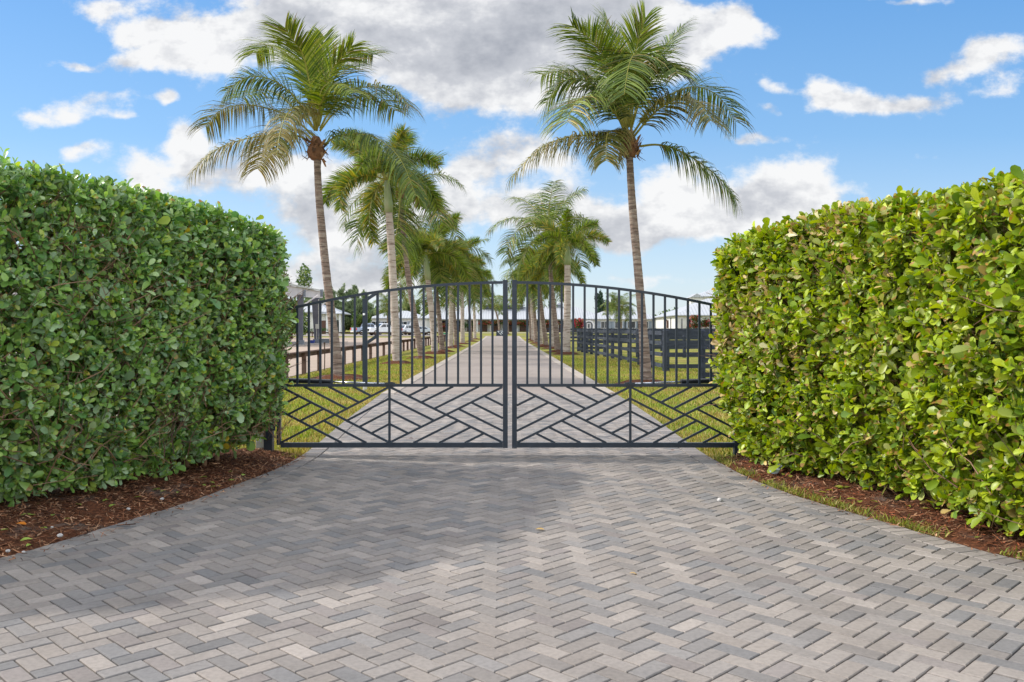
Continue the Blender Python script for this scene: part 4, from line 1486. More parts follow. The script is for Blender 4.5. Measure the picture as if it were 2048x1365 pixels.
def window(root, x, y, z, w, h, shutters=True, m='glass'):
    """window on a wall facing -y at y"""
    b = MB()
    t = 0.07
    for bx in ((x - w / 2 - t, x + w / 2 + t, z - t, z), (x - w / 2 - t, x + w / 2 + t, z + h, z + h + t), (x - w / 2 - t, x - w / 2, z, z + h), (x + w / 2, x + w / 2 + t, z, z + h), (x - 0.025, x + 0.025, z, z + h)):
        b.box(bx[0], bx[1], y - 0.06, y + 0.02, bx[2], bx[3])
    f = b.build('window', M['white_wood'], root)
    b = MB()
    b.box(x - w / 2, x - 0.026, y - 0.03, y + 0.01, z, z + h)
    b.box(x + 0.026, x + w / 2, y - 0.03, y + 0.01, z, z + h)
    b.build('pane', M[m], f)
    if shutters:
        for sx in (-1, 1):
            b = MB()
            xs = x + sx * (w / 2 + t + 0.36)
            b.box(xs - 0.34, xs + 0.34, y - 0.05, y + 0.01, z - 0.05, z + h + 0.05)
            for q in range(9):
                zz = z + (q + 0.5) * h / 9
                b.box(xs - 0.28, xs + 0.28, y - 0.068, y - 0.045, zz - 0.03, zz + 0.03)
            b.build('shutter', M['shutter'], root)


def walls(root, x0, x1, y0, y1, z0, z1, m='stucco', name='wall'):
    b = MB()
    b.box(x0, x1, y0, y1, z0, z1)
    return b.build(name, M[m], root)


# main barn
YB = 200
xb0, xb1, eb = -19.0, 24.0, 0.7
root = thing('barn', 'long white horse barn with pale metal roof closing the end of the drive', 'barn', (0, YB, 0))
root.location = (0, YB, 0)
ye = 3.62
walls(root, xb0, xb1, 1.8, 16, eb - 0.1, ye - 0.17)
hip_roof(root, xb0, xb1, 0.3, 17, ye, 6.62, 0.4, -16.5, 17.0)
b = MB()
b.box(-5.0, 4.6, 6.6, 10.2, 6.0, 6.85)
b.build('ridge_monitor', M['glass'], root)
hip_roof(root, -5.2, 4.8, 6.2, 10.6, 7.05, 7.9, 0.3, -4.6, 4.2, 'monitor_roof')
b = MB()
b.box(12.6, 14.0, 7.9, 9.1, 6.3, 7.0)
b.add([(12.3, 7.6, 7.0), (14.3, 7.6, 7.0), (14.3, 9.4, 7.0), (12.3, 9.4, 7.0), (13.3, 8.5, 7.55)], [(0, 1, 4), (1, 2, 4), (2, 3, 4), (3, 0, 4), (0, 3, 2, 1)])
b.build('cupola', M['trim'], root)
k = 0
x = xb0 + 1.0
while x < xb1 - 2:
    f = MB()                                        # porch post
    f.box(x - 0.16, x + 0.16, 0.42, 0.74, eb - 0.1, ye - 0.17)
    f.build('porch_post', M['white_wood'], root)
    b = MB()                                        # dark panel standing in for the shaded stall inside, half door below
    b.box(x + 0.75, x + 2.25, 1.76, 1.9, eb + 1.32, eb + 2.5)
    op = b.build('stall_opening_shade', M['darkopen'], root)
    b = MB()
    b.box(x + 0.70, x + 2.30, 1.72, 1.88, eb, eb + 1.3)
    for q in range(2):
        b.box(x + 0.72, x + 2.28, 1.70, 1.719, eb + 0.05 + q * 1.08, eb + 0.17 + q * 1.08)
    d = b.build('stall_door', M['door'], root)
    b = MB()
    b.box(x + 2.1, x + 2.16, 1.66, 1.699, eb + 0.7, eb + 0.9)
    b.build('latch', M['galv'], d)
    x += 3.0
    k += 1
lab_b = ['red and green bougainvillea hanging under the barn eave left of the dark sign', 'red bougainvillea under the barn eave behind the gate middle', 'red bougainvillea under the barn eave behind the far end of the right palm row',
         'red bougainvillea under the barn eave behind the leaning right row trunks']
for lab, px in zip(lab_b, (978, 1018, 1050, 1098)):
    X = W(px, 0, YB).x
    shrub('bougainvillea', lab, 'shrub', X, YB - 0.1, eb - 0.05, 4.6, 1.4, 2.75, 900, 0.26, GRN, REDF, 420, 'bougainvilleas along the barn', 1.5)
for lab, px in (('dark pink bougainvillea at the barn foot behind the left palm row', 888), ('green vine under the barn eave behind the left palm trunks', 935)):
    X = W(px, 0, YB).x
    shrub('bougainvillea', lab, 'shrub', X, YB - 0.2, eb - 0.05, 3.0, 1.4, 2.4, 900, 0.26, GRN, REDF if 'pink' in lab else None, 500, 'bougainvilleas along the barn', 0.4)
shrub('bougainvillea', 'big bright magenta bougainvillea at the barn corner beside the arched porch', 'shrub', W(1158, 0, 183).x, 183, 0.55, 2.3, 2.0, 3.1, 2200, 0.24, GRN, MAG, 1500, None, 0.2)


def wing(label, px0, px1, Y, prx0, prx1, yr, windows, arch_px=None, eave_y=637.5):
    k = F / Y
    X0, X1 = (px0 - VX) / k, (px1 - VX) / k
    e = elev(Y)
    ze = H0 + (HY - eave_y) / k
    zr = H0 + (HY - yr) / k
    root = thing('house', label, 'house', ((X0 + X1) / 2, Y, 0), group='low wings beside the barn')
    cx = (X0 + X1) / 2
    walls(root, X0 - cx + 0.6, X1 - cx - 0.6, 0.6, 10, e - 0.1, ze - 0.17)
    hip_roof(root, X0 - cx + 0.6, X1 - cx - 0.6, 0.6, 10, ze, zr, 0.6, (prx0 - VX) / k - cx, (prx1 - VX) / k - cx)
    for wpx in windows:
        window(root, (wpx - VX) / k - cx, 0.6, e + 0.95, 1.5, 1.35)
    if arch_px:
        xa = (arch_px - VX) / k - cx
        r = 0.85
        b = MB()
        n = 14
        outer = [(xa - r - 0.28, e - 0.05), (xa - r - 0.28, e + 1.5)] + [(xa - (r + 0.28) * math.cos(PI * i / n), e + 1.5 + (r + 0.28) * math.sin(PI * i / n)) for i in range(1, n)] + [(xa + r + 0.28, e + 1.5), (xa + r + 0.28, e - 0.05)]
        inner = [(xa - r, e - 0.05), (xa - r, e + 1.5)] + [(xa - r * math.cos(PI * i / n), e + 1.5 + r * math.sin(PI * i / n)) for i in range(1, n)] + [(xa + r, e + 1.5), (xa + r, e - 0.05)]
        m_ = len(outer)
        vs = []
        for y in (0.20, 0.592):
            vs += [(x, y, z) for x, z in outer] + [(x, y, z) for x, z in inner]
        fs = []
        for i in range(m_ - 1):
            fs += [(i, i + 1, m_ + i + 1, m_ + i), (2 * m_ + i, 3 * m_ + i, 3 * m_ + i + 1, 2 * m_ + i + 1),
                   (i, 2 * m_ + i, 2 * m_ + i + 1, i + 1), (m_ + i, m_ + i + 1, 3 * m_ + i + 1, 3 * m_ + i)]
        b.add(vs, fs)
        b.build('arch', M['white_wood'], root)
        b = MB()
        b.add([(x, 0.585, z) for x, z in inner], [tuple(range(m_))])
        b.build('porch_shade_sheet', M['trim'], root)  # flat grey sheet painted for the shaded inside of the arch
        b = MB()
        b.box(xa - 0.42, xa + 0.42, 0.52, 0.58, e - 0.02, e + 2.0)
        d = b.build('door', M['white_wood'], root)
        b = MB()
        b.box(xa - 0.2, xa + 0.2, 0.50, 0.519, e + 1.0, e + 1.8)
        b.build('pane', M['glass'], d)
    return root


wing('low white wing with grey shutters and hip roof behind the parked trucks', 736, 858, 185, 775, 809, 621, [750, 768, 790, 806], 829, 636.3)
wing('low white wing with arched porch, hip roof and grey shutters behind the date palm', 1168, 1318, 185, 1212, 1290, 622, [1210, 1238, 1264, 1290], 1178, 638)
shrub('clipped_hedge', 'long low clipped green hedge under the right wing windows', 'hedge', W(1245, 0, 178).x, 178, 0.55, 13.0, 1.2, 0.85, 3600, 0.16, GRN)
shrub('clipped_hedge', 'low clipped hedge against the white outbuilding behind the arena', 'hedge', W(628, 0, 160).x, 160, 0.41, 4.4, 1.2, 1.15, 1800, 0.16, GRN)

# white outbuilding on the left
Y = 165
k = F / Y
e = elev(Y)
root = thing('outbuilding', 'white outbuilding with hip roof and open corner porch behind the arena columns', 'building', (W(640, 0, Y).x, Y, 0))
xo = root.location.x
xa, xb_ = W(590, 0, Y).x - xo, W(660, 0, Y).x - xo
walls(root, xa, xb_ - 0.6, 0.5, 9, e - 0.1, H0 + (HY - 624) / k - 0.17)
hip_roof(root, xa, xb_ - 0.6, 0.5, 9, H0 + (HY - 624) / k, H0 + (HY - 603) / k, 0.6, xa + 2.2, xa + 3.6)
xc = W(682, 0, Y).x - xo
walls(root, xb_ - 0.59, xc - 1.1, 2.0, 8.6, e - 0.1, H0 + (HY - 628.5) / k)
hip_roof(root, xb_ - 3.0, xc, -0.1, 8.9, H0 + (HY - 627) / k, H0 + (HY - 611.5) / k, 0.3, xb_ - 2.4, xb_ - 0.9, 'porch_roof')
for px in (653.5, 671, 679.5):
    b = MB()
    x = W(px, 0, Y).x - xo
    b.box(x - 0.15, x + 0.15, 0.05, 0.35, e - 0.1, H0 + (HY - 628.6) / k)
    b.build('porch_post', M['white_wood'], root)
b = MB()
x = W(648, 0, Y).x - xo
b.box(x - 0.55, x + 0.55, 0.44, 0.5, e, e + 2.5)
b.build('door', M['door'], root)
b = MB()
x = W(672, 0, Y).x - xo
b.box(x - 0.3, x + 0.3, 1.94, 1.995, e + 0.3, e + 2.6)
b.build('window', M['glass'], root)

# right house, turned a little
root = thing('house', 'pale stucco house with large hipped metal roof at the right hedge edge', 'house', (29.5, 152, 0), rz=-math.atan2(2.0, 35))
ze, zb = 3.80, 1.30
LW, LD = 26.0, 35.0
walls(root, 0.6, LW, 0.6, LD, zb - 0.4, ze - 0.17)
b = MB()
hip_roof(root, 0.6, LW, 0.6, LD, ze, 6.9, 0.6, 7.0, LW - 6.6, 'roof', ry=8.0)
for x, w, h, z in ((0.75 + 0.6, 0.30, 1.75, zb + 0.15), (2.6, 0.62, 1.5, zb + 0.3)):
    window(root, x, 0.6, z, w, h, False)
b = MB()
for y in (9.0, 17.0):
    b.box(0.55, 0.62, y - 0.5, y + 0.5, zb, zb + 2.1)
b.build('door', M['darkopen'], root)
b = MB()
b.box(0.40, 0.59, 14.0, 14.2, zb + 1.5, zb + 1.85)
b.build('wall_lamp', M['rubber'], root)
b = MB()
b.box(0.3, 0.59, 12.1, 13.1, zb + 0.2, zb + 1.7)
b.build('shutter', M['door'], root)
root = thing('house', 'two storey pale house whose gabled upper floor shows above the hipped roof', 'house', (W(1440, 0, 215).x, 215, 0))
walls(root, -5.5, 8, 0.5, 10, 0.7, 9.2)
hip_roof(root, -5.5, 8, 0.5, 10, 9.35, 11.2, 0.6, -1.0, 4.0)
b = MB()
b.add([(-7.4, -0.4, 9.0), (-4.0, -0.4, 9.0), (-5.7, -0.4, 10.0), (-7.4, 5, 9.0), (-4.0, 5, 9.0), (-5.7, 5, 10.0)], [(0, 1, 2), (3, 5, 4), (0, 2, 5, 3), (1, 4, 5, 2), (0, 3, 4, 1)])
b.build('gable_roof', M['roof'], root)
walls(root, -7.1, -4.3, -0.1, 5, 0.7, 8.98, 'stucco', 'gable_wall')
window(root, -5.7, -0.1, 7.3, 0.8, 1.1, False)
window(root, 0.0, 0.5, 6.8, 1.2, 1.4, False)
shrub('bougainvillea', 'square clipped red and green bougainvillea against the right house', 'shrub', W(1403, 0, 148).x, 148, 1.2, 4.2, 1.2, 2.4, 2400, 0.2, GRN, [lin(186, 36, 60), lin(160, 30, 56), lin(196, 70, 50)], 1300)
b = MB()
b.box(-5, 18, 0, 0.12, -0.35, 0.12)
o = b.build('garden_wall', M['curb'])
o.location = (W(1330, 0, 140).x, 141, elev(141) + 0.6)
tag(o, 'low pale garden edging wall in front of the right house', 'wall')

# covered arena at the left
root = thing('covered_arena', 'open covered riding arena with pale fascia and dark tapered steel columns', 'arena', (-18.6, 80, 0))
fas = lambda px, py, Y: W(px, py, Y) - root.location
b = MB()                                            # pitched metal roof behind the fascia
A0, A1 = fas(560, 564, 73), fas(650, 582, 97)
t0 = A0.z + 0.02
b.add([(A0.x, A0.y, t0), (A1.x, A1.y, A1.z + 0.02), (A1.x - 14, A1.y + 2, A1.z + 2.6), (A0.x - 14, A0.y + 2, t0 + 2.6),
       (A0.x, A0.y, t0 - 0.14), (A1.x, A1.y, A1.z - 0.12), (A1.x - 14, A1.y + 2, A1.z + 2.46), (A0.x - 14, A0.y + 2, t0 + 2.46)],
      [(0, 1, 2, 3), (7, 6, 5, 4), (0, 4, 5, 1), (1, 5, 6, 2), (2, 6, 7, 3), (3, 7, 4, 0)])
for dx_ in (0,):                                   # the other slope of the gable
    b.add([(A0.x - 14, A0.y + 2, t0 + 2.6), (A1.x - 14, A1.y + 2, A1.z + 2.6), (A1.x - 28, A1.y + 4, A1.z), (A0.x - 28, A0.y + 4, t0),
           (A0.x - 14, A0.y + 2, t0 + 2.46), (A1.x - 14, A1.y + 2, A1.z + 2.46), (A1.x - 28, A1.y + 4, A1.z - 0.14), (A0.x - 28, A0.y + 4, t0 - 0.14)],
          [(0, 1, 2, 3), (7, 6, 5, 4), (0, 4, 5, 1), (1, 5, 6, 2), (2, 6, 7, 3), (3, 7, 4, 0)])
b.build('roof', M['conduit'], root)
b = MB()
b.add([(A0.x - 0.3, A0.y + 0.1, t0 - 1.1), (A0.x - 0.3, A0.y + 0.1, t0 - 0.16), (A0.x - 14, A0.y + 2.06, t0 + 2.44), (A0.x - 27.7, A0.y + 4, t0 - 0.16), (A0.x - 27.7, A0.y + 4, t0 - 1.1),
       (A0.x - 0.3, A0.y + 0.2, t0 - 1.1), (A0.x - 0.3, A0.y + 0.2, t0 - 0.16), (A0.x - 14, A0.y + 2.16, t0 + 2.44), (A0.x - 27.7, A0.y + 4.1, t0 - 0.16), (A0.x - 27.7, A0.y + 4.1, t0 - 1.1)],
      [(0, 1, 2, 3, 4), (9, 8, 7, 6, 5), (0, 5, 6, 1), (4, 3, 8, 9), (0, 4, 9, 5)])
b.build('gable_end', M['siding'], root)
for yy_ in (-6.0, 2.0, 10.0, 16.0):
    b = MB()
    b.box(A0.x - 27.8, A0.x - 27.3, yy_, yy_ + 0.3, -0.05, 4.5)
    b.build('column', M['galv'], root)
b = MB()
B0, B1 = fas(560, 592, 73), fas(650, 596.5, 97)
off = Vector((-0.25, 0, 0))
q = [A0 + off + Vector((0, 0, -0.13)), A1 + off + Vector((0, 0, -0.11)), B1 + off, B0 + off]
vs = q + [v + Vector((-0.08, 0, 0)) for v in q]
b.add(vs, [(0, 1, 2, 3), (7, 6, 5, 4), (0, 4, 5, 1), (1, 5, 6, 2), (2, 6, 7, 3), (3, 7, 4, 0)])
fa = b.build('fascia', M['siding'], root)
for pxs in (608, 643):
    b = MB()
    Yq = 80 if pxs < 620 else 93
    p0, p1 = fas(pxs, 577, Yq), fas(pxs, 594, Yq)
    b.box(p0.x - 0.12, p0.x + 0.14, p0.y - 0.1, p0.y + 0.1, p1.z, p0.z - 0.12)
    b.build('fascia_post', M['trim'], fa)
for px, pyb, Yq, wt, wb in ((602, 690, 80, 0.50, 0.32), (633, 687, 88, 0.75, 0.40)):
    b = MB()
    c = W(px, 0, Yq) - root.location
    zt = 4.55
    b.add([(c.x - wb / 2, c.y - 0.15, 0.4), (c.x + wb / 2, c.y - 0.15, 0.4), (c.x + wb / 2, c.y + 0.15, 0.4), (c.x - wb / 2, c.y + 0.15, 0.4),
           (c.x - wt * 0.62, c.y - 0.15, zt), (c.x + wt * 0.42, c.y - 0.15, zt), (c.x + wt * 0.42, c.y + 0.15, zt), (c.x - wt * 0.62, c.y + 0.15, zt)],
          [(0, 1, 2, 3), (7, 6, 5, 4), (0, 4, 5, 1), (1, 5, 6, 2), (2, 6, 7, 3), (3, 7, 4, 0)])
    co = b.build('column', M['galv'], root)
    b = MB()
    b.box(c.x - wb / 2 - 0.08, c.x + wb / 2 + 0.08, c.y - 0.3, c.y + 0.3, -0.05, 0.42)
    b.build('column_base', M['trim'], co)
    b = MB()
    b.bar((c.x + 0.2, c.y, 3.6), (c.x + 1.3, c.y + 1.2, zt), 0.1, 0.1, (0, 0, 1))
    b.build('knee_brace', M['siding'], co)
    if px > 620:
        b = MB()
        b.box(c.x - 0.05, c.x + 0.36, c.y - 0.26, c.y - 0.155, W(0, 658, Yq).z, W(0, 648.5, Yq).z)
        bx = b.build('electric_box', M['conduit'], root)
        b = MB()
        b.tube([(c.x + 0.06, c.y - 0.2, 0.3), (c.x + 0.06, c.y - 0.2, W(0, 658, Yq).z)], 0.03, 8)
        b.tube([(c.x + 0.24, c.y - 0.2, W(0, 648.5, Yq).z), (c.x + 0.24, c.y - 0.2, 4.4)], 0.03, 8)
        b.build('conduit', M['conduit'], bx)
b = MB()
b.box(-32, 1.3, -8.0, 18, -0.03, 0.03)
b.build('concrete_pad', M['curb'], root)
b = MB()
b.prism([(-0.6, 0), (0.55, 0), (0.55, 0.34), (-0.6, 0.34)], -0.3, 0.3)
b.prism([(-0.66, 0.342), (0.61, 0.342), (0.61, 0.42), (-0.66, 0.42)], -0.34, 0.34)
o = b.build('storage_box', M['trim'])
o.location = (W(651, 0, 88).x, 88.6, 0.03)
tag(o, 'dark low storage box beside the arena column with electric box', 'box')
b = MB()
b.tube([(0, 0, 0), (0, 0, 0.02), (0, 0, 0.26), (0, 0, 0.3)], [0.20, 0.24, 0.3, 0.31], 14)
o = b.build('bucket', M['blue_plastic'])
o.location = (W(624, 0, 87).x, 87, 0.03)
tag(o, 'small blue bucket on the arena floor between the steel columns', 'bucket')
root = thing('waste_bin', 'bright green bin at the far end of the left arena fence', 'bin', (W(891, 0, 104).x - 0.0, 104, 0))
b = MB()
b.add([(-0.24, -0.24, 0), (0.24, -0.24, 0), (0.24, 0.24, 0), (-0.24, 0.24, 0), (-0.3, -0.3, 0.8), (0.3, -0.3, 0.8), (0.3, 0.3, 0.8), (-0.3, 0.3, 0.8)], [(3, 2, 1, 0), (4, 5, 6, 7), (0, 1, 5, 4), (1, 2, 6, 5), (2, 3, 7, 6), (3, 0, 4, 7)])
b.build('body', M['conduit'], root)
b = MB()
b.box(-0.34, 0.34, -0.36, 0.32, 0.802, 0.96)
b.build('lid', M['green_plastic'], root, bevel=0.03)

# the dark sign on the grass island
Y = 142.5
root = thing('entrance_sign', 'dark square sign with white horse outline emblem on the grass island', 'sign', (W(1000.5, 0, Y).x, Y, elev(Y)))
b = MB()
b.box(-0.64, 0.64, -0.12, 0.12, -0.03, 0.88)
b.build('panel', M['navy'], root, bevel=0.02)
b = MB()
E = [((-0.42, 0.72), (0.36, 0.80)), ((-0.42, 0.72), (0.02, 0.26)), ((0.02, 0.26), (0.22, 0.12)), ((-0.30, 0.78), (-0.22, 0.62)), ((0.02, 0.30), (0.20, 0.62)), ((0.20, 0.62), (0.40, 0.66)), ((0.20, 0.62), (0.32, 0.40)), ((0.32, 0.40), (0.46, 0.24)), ((0.12, 0.44), (0.30, 0.44)), ((0.36, 0.80), (0.50, 0.56))]
for i, (a, c) in enumerate(E):
    b.bar((a[0], -0.124 - 0.001 * i, a[1]), (c[0], -0.124 - 0.001 * i, c[1]), 0.055, 0.006)
b.build('emblem', M['emblem'], root)


# ------------------------------------------------------------------ parked vehicles
def wheel(root, x, y, r, w):
    b = MB()
    b.tube([(x, y - w / 2, r), (x, y - w * 0.42, r), (x, y + w * 0.42, r), (x, y + w / 2, r)], [r * 0.9, r, r, r * 0.9], 18)
    t = b.build('tyre', M['rubber'])
    wh = bpy.data.objects.new('wheel', t.data)
    bpy.data.objects.remove(t)
    COL.objects.link(wh)
    wh.parent = root
    b = MB()
    s = -1 if y < 0 else 1
    b.tube([(x, y + s * w * 0.40, r), (x, y + s * (w / 2 + 0.012), r)], r * 0.62, 14)
    b.build('rim', M['chrome'], wh)


def vehicle(name, label, cat, loc, rz, paint, body, cabin, hw, wheels, r, lights_front, lights_back, glass):
    """outlines in x (length, front = +x) and z; cabin narrower than the body"""
    root = thing(name, label, cat, loc, rz, 'vehicles parked by the barn')
    b = MB()
    b.prism(body, -hw, hw)
    bo = b.build('body', M[paint], root, bevel=0.04)
    b = MB()
    n = len(cabin)
    zs = [z for _, z in cabin]
    z0, z1 = min(zs), max(zs)
    ins = lambda z: hw - 0.04 - 0.20 * (z - z0) / (z1 - z0)
    vs = [(x, -ins(z), z) for x, z in cabin] + [(x, ins(z), z) for x, z in cabin]
    fs = [tuple(range(n)), tuple(range(2 * n - 1, n - 1, -1))] + [(i, i + n, (i + 1) % n + n, (i + 1) % n) for i in range(n)]
    b.add(vs, fs)
    b.build('cabin', M[paint], root, bevel=0.04)
    for poly in glass:                              # side windows, both sides
        for sg in (-1, 1):
            b = MB()
            vs = [(x, sg * (ins(z) + 0.006), z) for x, z in poly] + [(x, sg * (ins(z) - 0.02), z) for x, z in poly]
            m_ = len(poly)
            b.add(vs, [tuple(range(m_)), tuple(range(2 * m_ - 1, m_ - 1, -1))] + [(i, i + m_, (i + 1) % m_ + m_, (i + 1) % m_) for i in range(m_)])
            b.build('side_window', M['glass'], root)
    # windscreen and rear window from the cabin's sloped ends
    for a, c, nm in ((cabin[1], cabin[2], 'rear_window'), (cabin[-2], cabin[-1], 'windscreen')):
        lo, hi = (a, c) if a[1] < c[1] else (c, a)
        dx = hi[0] - lo[0]
        p = lambda f: (lo[0] + dx * f, lo[1] + (hi[1] - lo[1]) * f)
        (xa, za), (xb2, zb2) = p(0.12), p(0.9)
        s = 1 if nm == 'windscreen' else -1
        o_ = 0.012 * s
        b = MB()
        wa, wb2 = ins(za) - 0.1, ins(zb2) - 0.1
        vs = [(xa + o_, -wa, za + 0.008), (xa + o_, wa, za + 0.008), (xb2 + o_, wb2, zb2 + 0.008), (xb2 + o_, -wb2, zb2 + 0.008)]
        vs += [(x - 0.03 * s, y, z - 0.02) for x, y, z in vs]
        b.add(vs, [(0, 1, 2, 3), (7, 6, 5, 4), (0, 4, 5, 1), (1, 5, 6, 2), (2, 6, 7, 3), (3, 7, 4, 0)])
        b.build(nm, M['glass'], root)
    for x in wheels:
        for sg in (-1, 1):
            wheel(root, x, sg * (hw - 0.10), r, 0.25)
    xf = max(x for x, z in body)
    xk = min(x for x, z in body)
    for sg in (-1, 1):
        for x, (z0_, z1_), m_, nm in ((xf, lights_front, 'clear_lamp', 'headlight'), (xk, lights_back, 'red_lamp', 'tail_lamp')):
            b = MB()
            d = 0.03 if x > 0 else -0.03
            b.box(min(x - d * 4, x + d), max(x - d * 4, x + d), sg * (hw - 0.14) - 0.16, sg * (hw - 0.14) + 0.16, z0_, z1_)
            b.build(nm, M[m_], root)
        b = MB()
        xm = cabin[-1][0] - 0.25
        zm = z0 + 0.22
        b.box(xm - 0.08, xm + 0.08, sg * (hw + 0.14) - 0.11, sg * (hw + 0.14) + 0.11, zm - 0.02, zm + 0.18)
        b.build('mirror', M[paint], root)
    b = MB()
    b.box(xf - 0.02, xf + 0.035, -hw * 0.55, hw * 0.55, lights_front[0] - 0.16, lights_front[1] + 0.02)
    for q in range(3):
        z = lights_front[0] - 0.1 + q * 0.12
        b.box(xf + 0.036, xf + 0.05, -hw * 0.5, hw * 0.5, z, z + 0.04)
    b.build('grille', M['rubber'], root)
    for x, nm in ((xf, 'front_bumper'), (xk, 'rear_bumper')):
        b = MB()
        s = 1 if x > 0 else -1
        b.box(min(x - s * 0.05, x + s * 0.1), max(x - s * 0.05, x + s * 0.1), -hw * 0.97, hw * 0.97, 0.42, 0.64)
        b.build(nm, M['chrome'] if name == 'pickup_truck' else M['trim'], root, bevel=0.02)
    return root


TR_BODY = [(-2.9, 0.55), (2.8, 0.5), (2.9, 0.7), (2.88, 1.12), (2.65, 1.28), (0.9, 1.3), (-2.9, 1.24)]
TR_CAB = [(-0.95, 1.24), (-0.95, 1.30), (-0.75, 1.92), (-0.4, 1.98), (0.55, 1.98), (1.35, 1.30)]
TR_GL = [[(-0.82, 1.36), (-0.70, 1.80), (-0.08, 1.84), (-0.08, 1.36)], [(0.0, 1.36), (0.0, 1.84), (0.5, 1.84), (1.12, 1.36)]]
SED_BODY = [(-2.35, 0.42), (2.3, 0.35), (2.38, 0.55), (2.3, 0.78), (1.0, 0.92), (-1.6, 1.0), (-2.3, 0.98)]
SED_CAB = [(-1.9, 0.94), (-1.85, 0.99), (-0.95, 1.42), (-0.5, 1.47), (0.25, 1.46), (1.15, 0.92)]
SED_GL = [[(-1.35, 1.02), (-0.85, 1.36), (-0.3, 1.39), (-0.3, 1.02)], [(-0.22, 1.02), (-0.22, 1.39), (0.2, 1.38), (0.8, 1.02)]]
SUV_BODY = [(-2.35, 0.5), (2.3, 0.45), (2.38, 0.65), (2.3, 1.0), (1.0, 1.08), (-2.35, 1.08)]
SUV_CAB = [(-2.32, 1.06), (-2.32, 1.1), (-2.05, 1.7), (-1.6, 1.76), (0.3, 1.74), (1.1, 1.06)]
SUV_GL = [[(-2.0, 1.14), (-1.85, 1.6), (-1.05, 1.64), (-1.05, 1.14)], [(-0.97, 1.14), (-0.97, 1.64), (-0.2, 1.63), (-0.2, 1.14)], [(-0.12, 1.14), (-0.12, 1.63), (0.22, 1.62), (0.75, 1.14)]]


def park(px, Y):
    return (W(px, 0, Y).x, Y, elev(Y) + 0.012)


vehicle('pickup_truck', 'silver blue pickup truck with red tail lamp, leftmost of the parked vehicles', 'pickup truck', park(736, 153), math.radians(40), 'blue_car', TR_BODY, TR_CAB, 0.98, (-1.85, 1.85), 0.42, (0.85, 1.1), (0.8, 1.2), TR_GL)
vehicle('pickup_truck', 'white pickup truck with its grille towards the arena, beside the silver pickup', 'pickup truck', park(768, 147), math.radians(212), 'white_car', TR_BODY, TR_CAB, 1.0, (-1.85, 1.85), 0.43, (0.85, 1.1), (0.8, 1.2), TR_GL)
vehicle('parked_car', 'white sport utility car parked between the white pickup and the grey sedan', 'car', park(808, 152), math.radians(236), 'white_car', SUV_BODY, SUV_CAB, 0.93, (-1.4, 1.45), 0.36, (0.72, 0.92), (0.8, 1.1), SUV_GL)
vehicle('parked_car', 'pale grey sedan, rightmost of the parked vehicles', 'car', park(838, 149), math.radians(206), 'grey_car', SED_BODY, SED_CAB, 0.9, (-1.42, 1.42), 0.33, (0.60, 0.76), (0.72, 0.92), SED_GL)


# ------------------------------------------------------------------ small things on the ground
def one_leaf(name, label, cat, X, Y, z, L, col, group, rz, m='leaf'):
    P = np.zeros((1, 3))
    a = np.array([[1.0, 0, 0.05]])
    nn = np.array([[random.uniform(-.2, .2), random.uniform(-.3, .3), 1.0]])
    c = np.array([col])
    V, lo, ct, C = leaf_arrays(P, a, nn, np.array([L]), np.array([L * 0.55]), c, c * 0.9)
    o = np_mesh(name, V, lo, ct, C, M[m], None, True)
    o.location = (X, Y, z)
    o.rotation_euler = (0, 0, rz)
    return tag(o, label, cat, group)


def on_ground(px, py, z=0.0):
    Y = F * (H0 - z) / (py - HY)
    return W(px, py, Y)


LG = lin(150, 172, 78)
pts = [(233, 1011), (108, 1030), (72, 1031), (40, 1032), (190, 987), (205, 990), (178, 984), (165, 978), (95, 1058), (305, 982), (320, 985), (332, 960), (372, 942), (412, 973), (420, 976), (398, 957), (52, 1095), (12, 1018), (58, 1000), (262, 968), (430, 968), (355, 988), (150, 1010), (490, 950), (20, 1060), (84, 1010), (128, 1040), (220, 1000), (285, 995), (310, 950), (352, 955), (455, 945), (470, 962), (250, 950), (140, 985), (66, 1080)]
for i, (px, py) in enumerate(pts):
    p = on_ground(px, py, 0.05)
    one_leaf('fallen_leaf', 'pale green fallen leaf on the brown mulch under the left hedge', 'leaf', p.x, p.y, 0.055, random.uniform(0.05, 0.085), tuple(np.array(LG) * random.uniform(0.7, 1.15)), 'fallen leaves under the left hedge', random.random() * 6)
for i, (px, py) in enumerate([(1580, 952), (1568, 949), (1650, 982), (1675, 978), (1656, 987), (1702, 975), (1715, 1000), (1822, 1016), (1840, 1018), (1668, 974), (1740, 1003), (1930, 1030), (1960, 1075), (1720, 1003)]):
    p = on_ground(px, py, 0.05)
    one_leaf('fallen_leaf', 'yellow green fallen leaf on the red brown mulch under the right hedge', 'leaf', p.x, p.y, 0.055, random.uniform(0.06, 0.1), tuple(np.array(lin(152, 160, 66)) * random.uniform(0.7, 1.15)), 'fallen leaves under the right hedge', random.random() * 6)
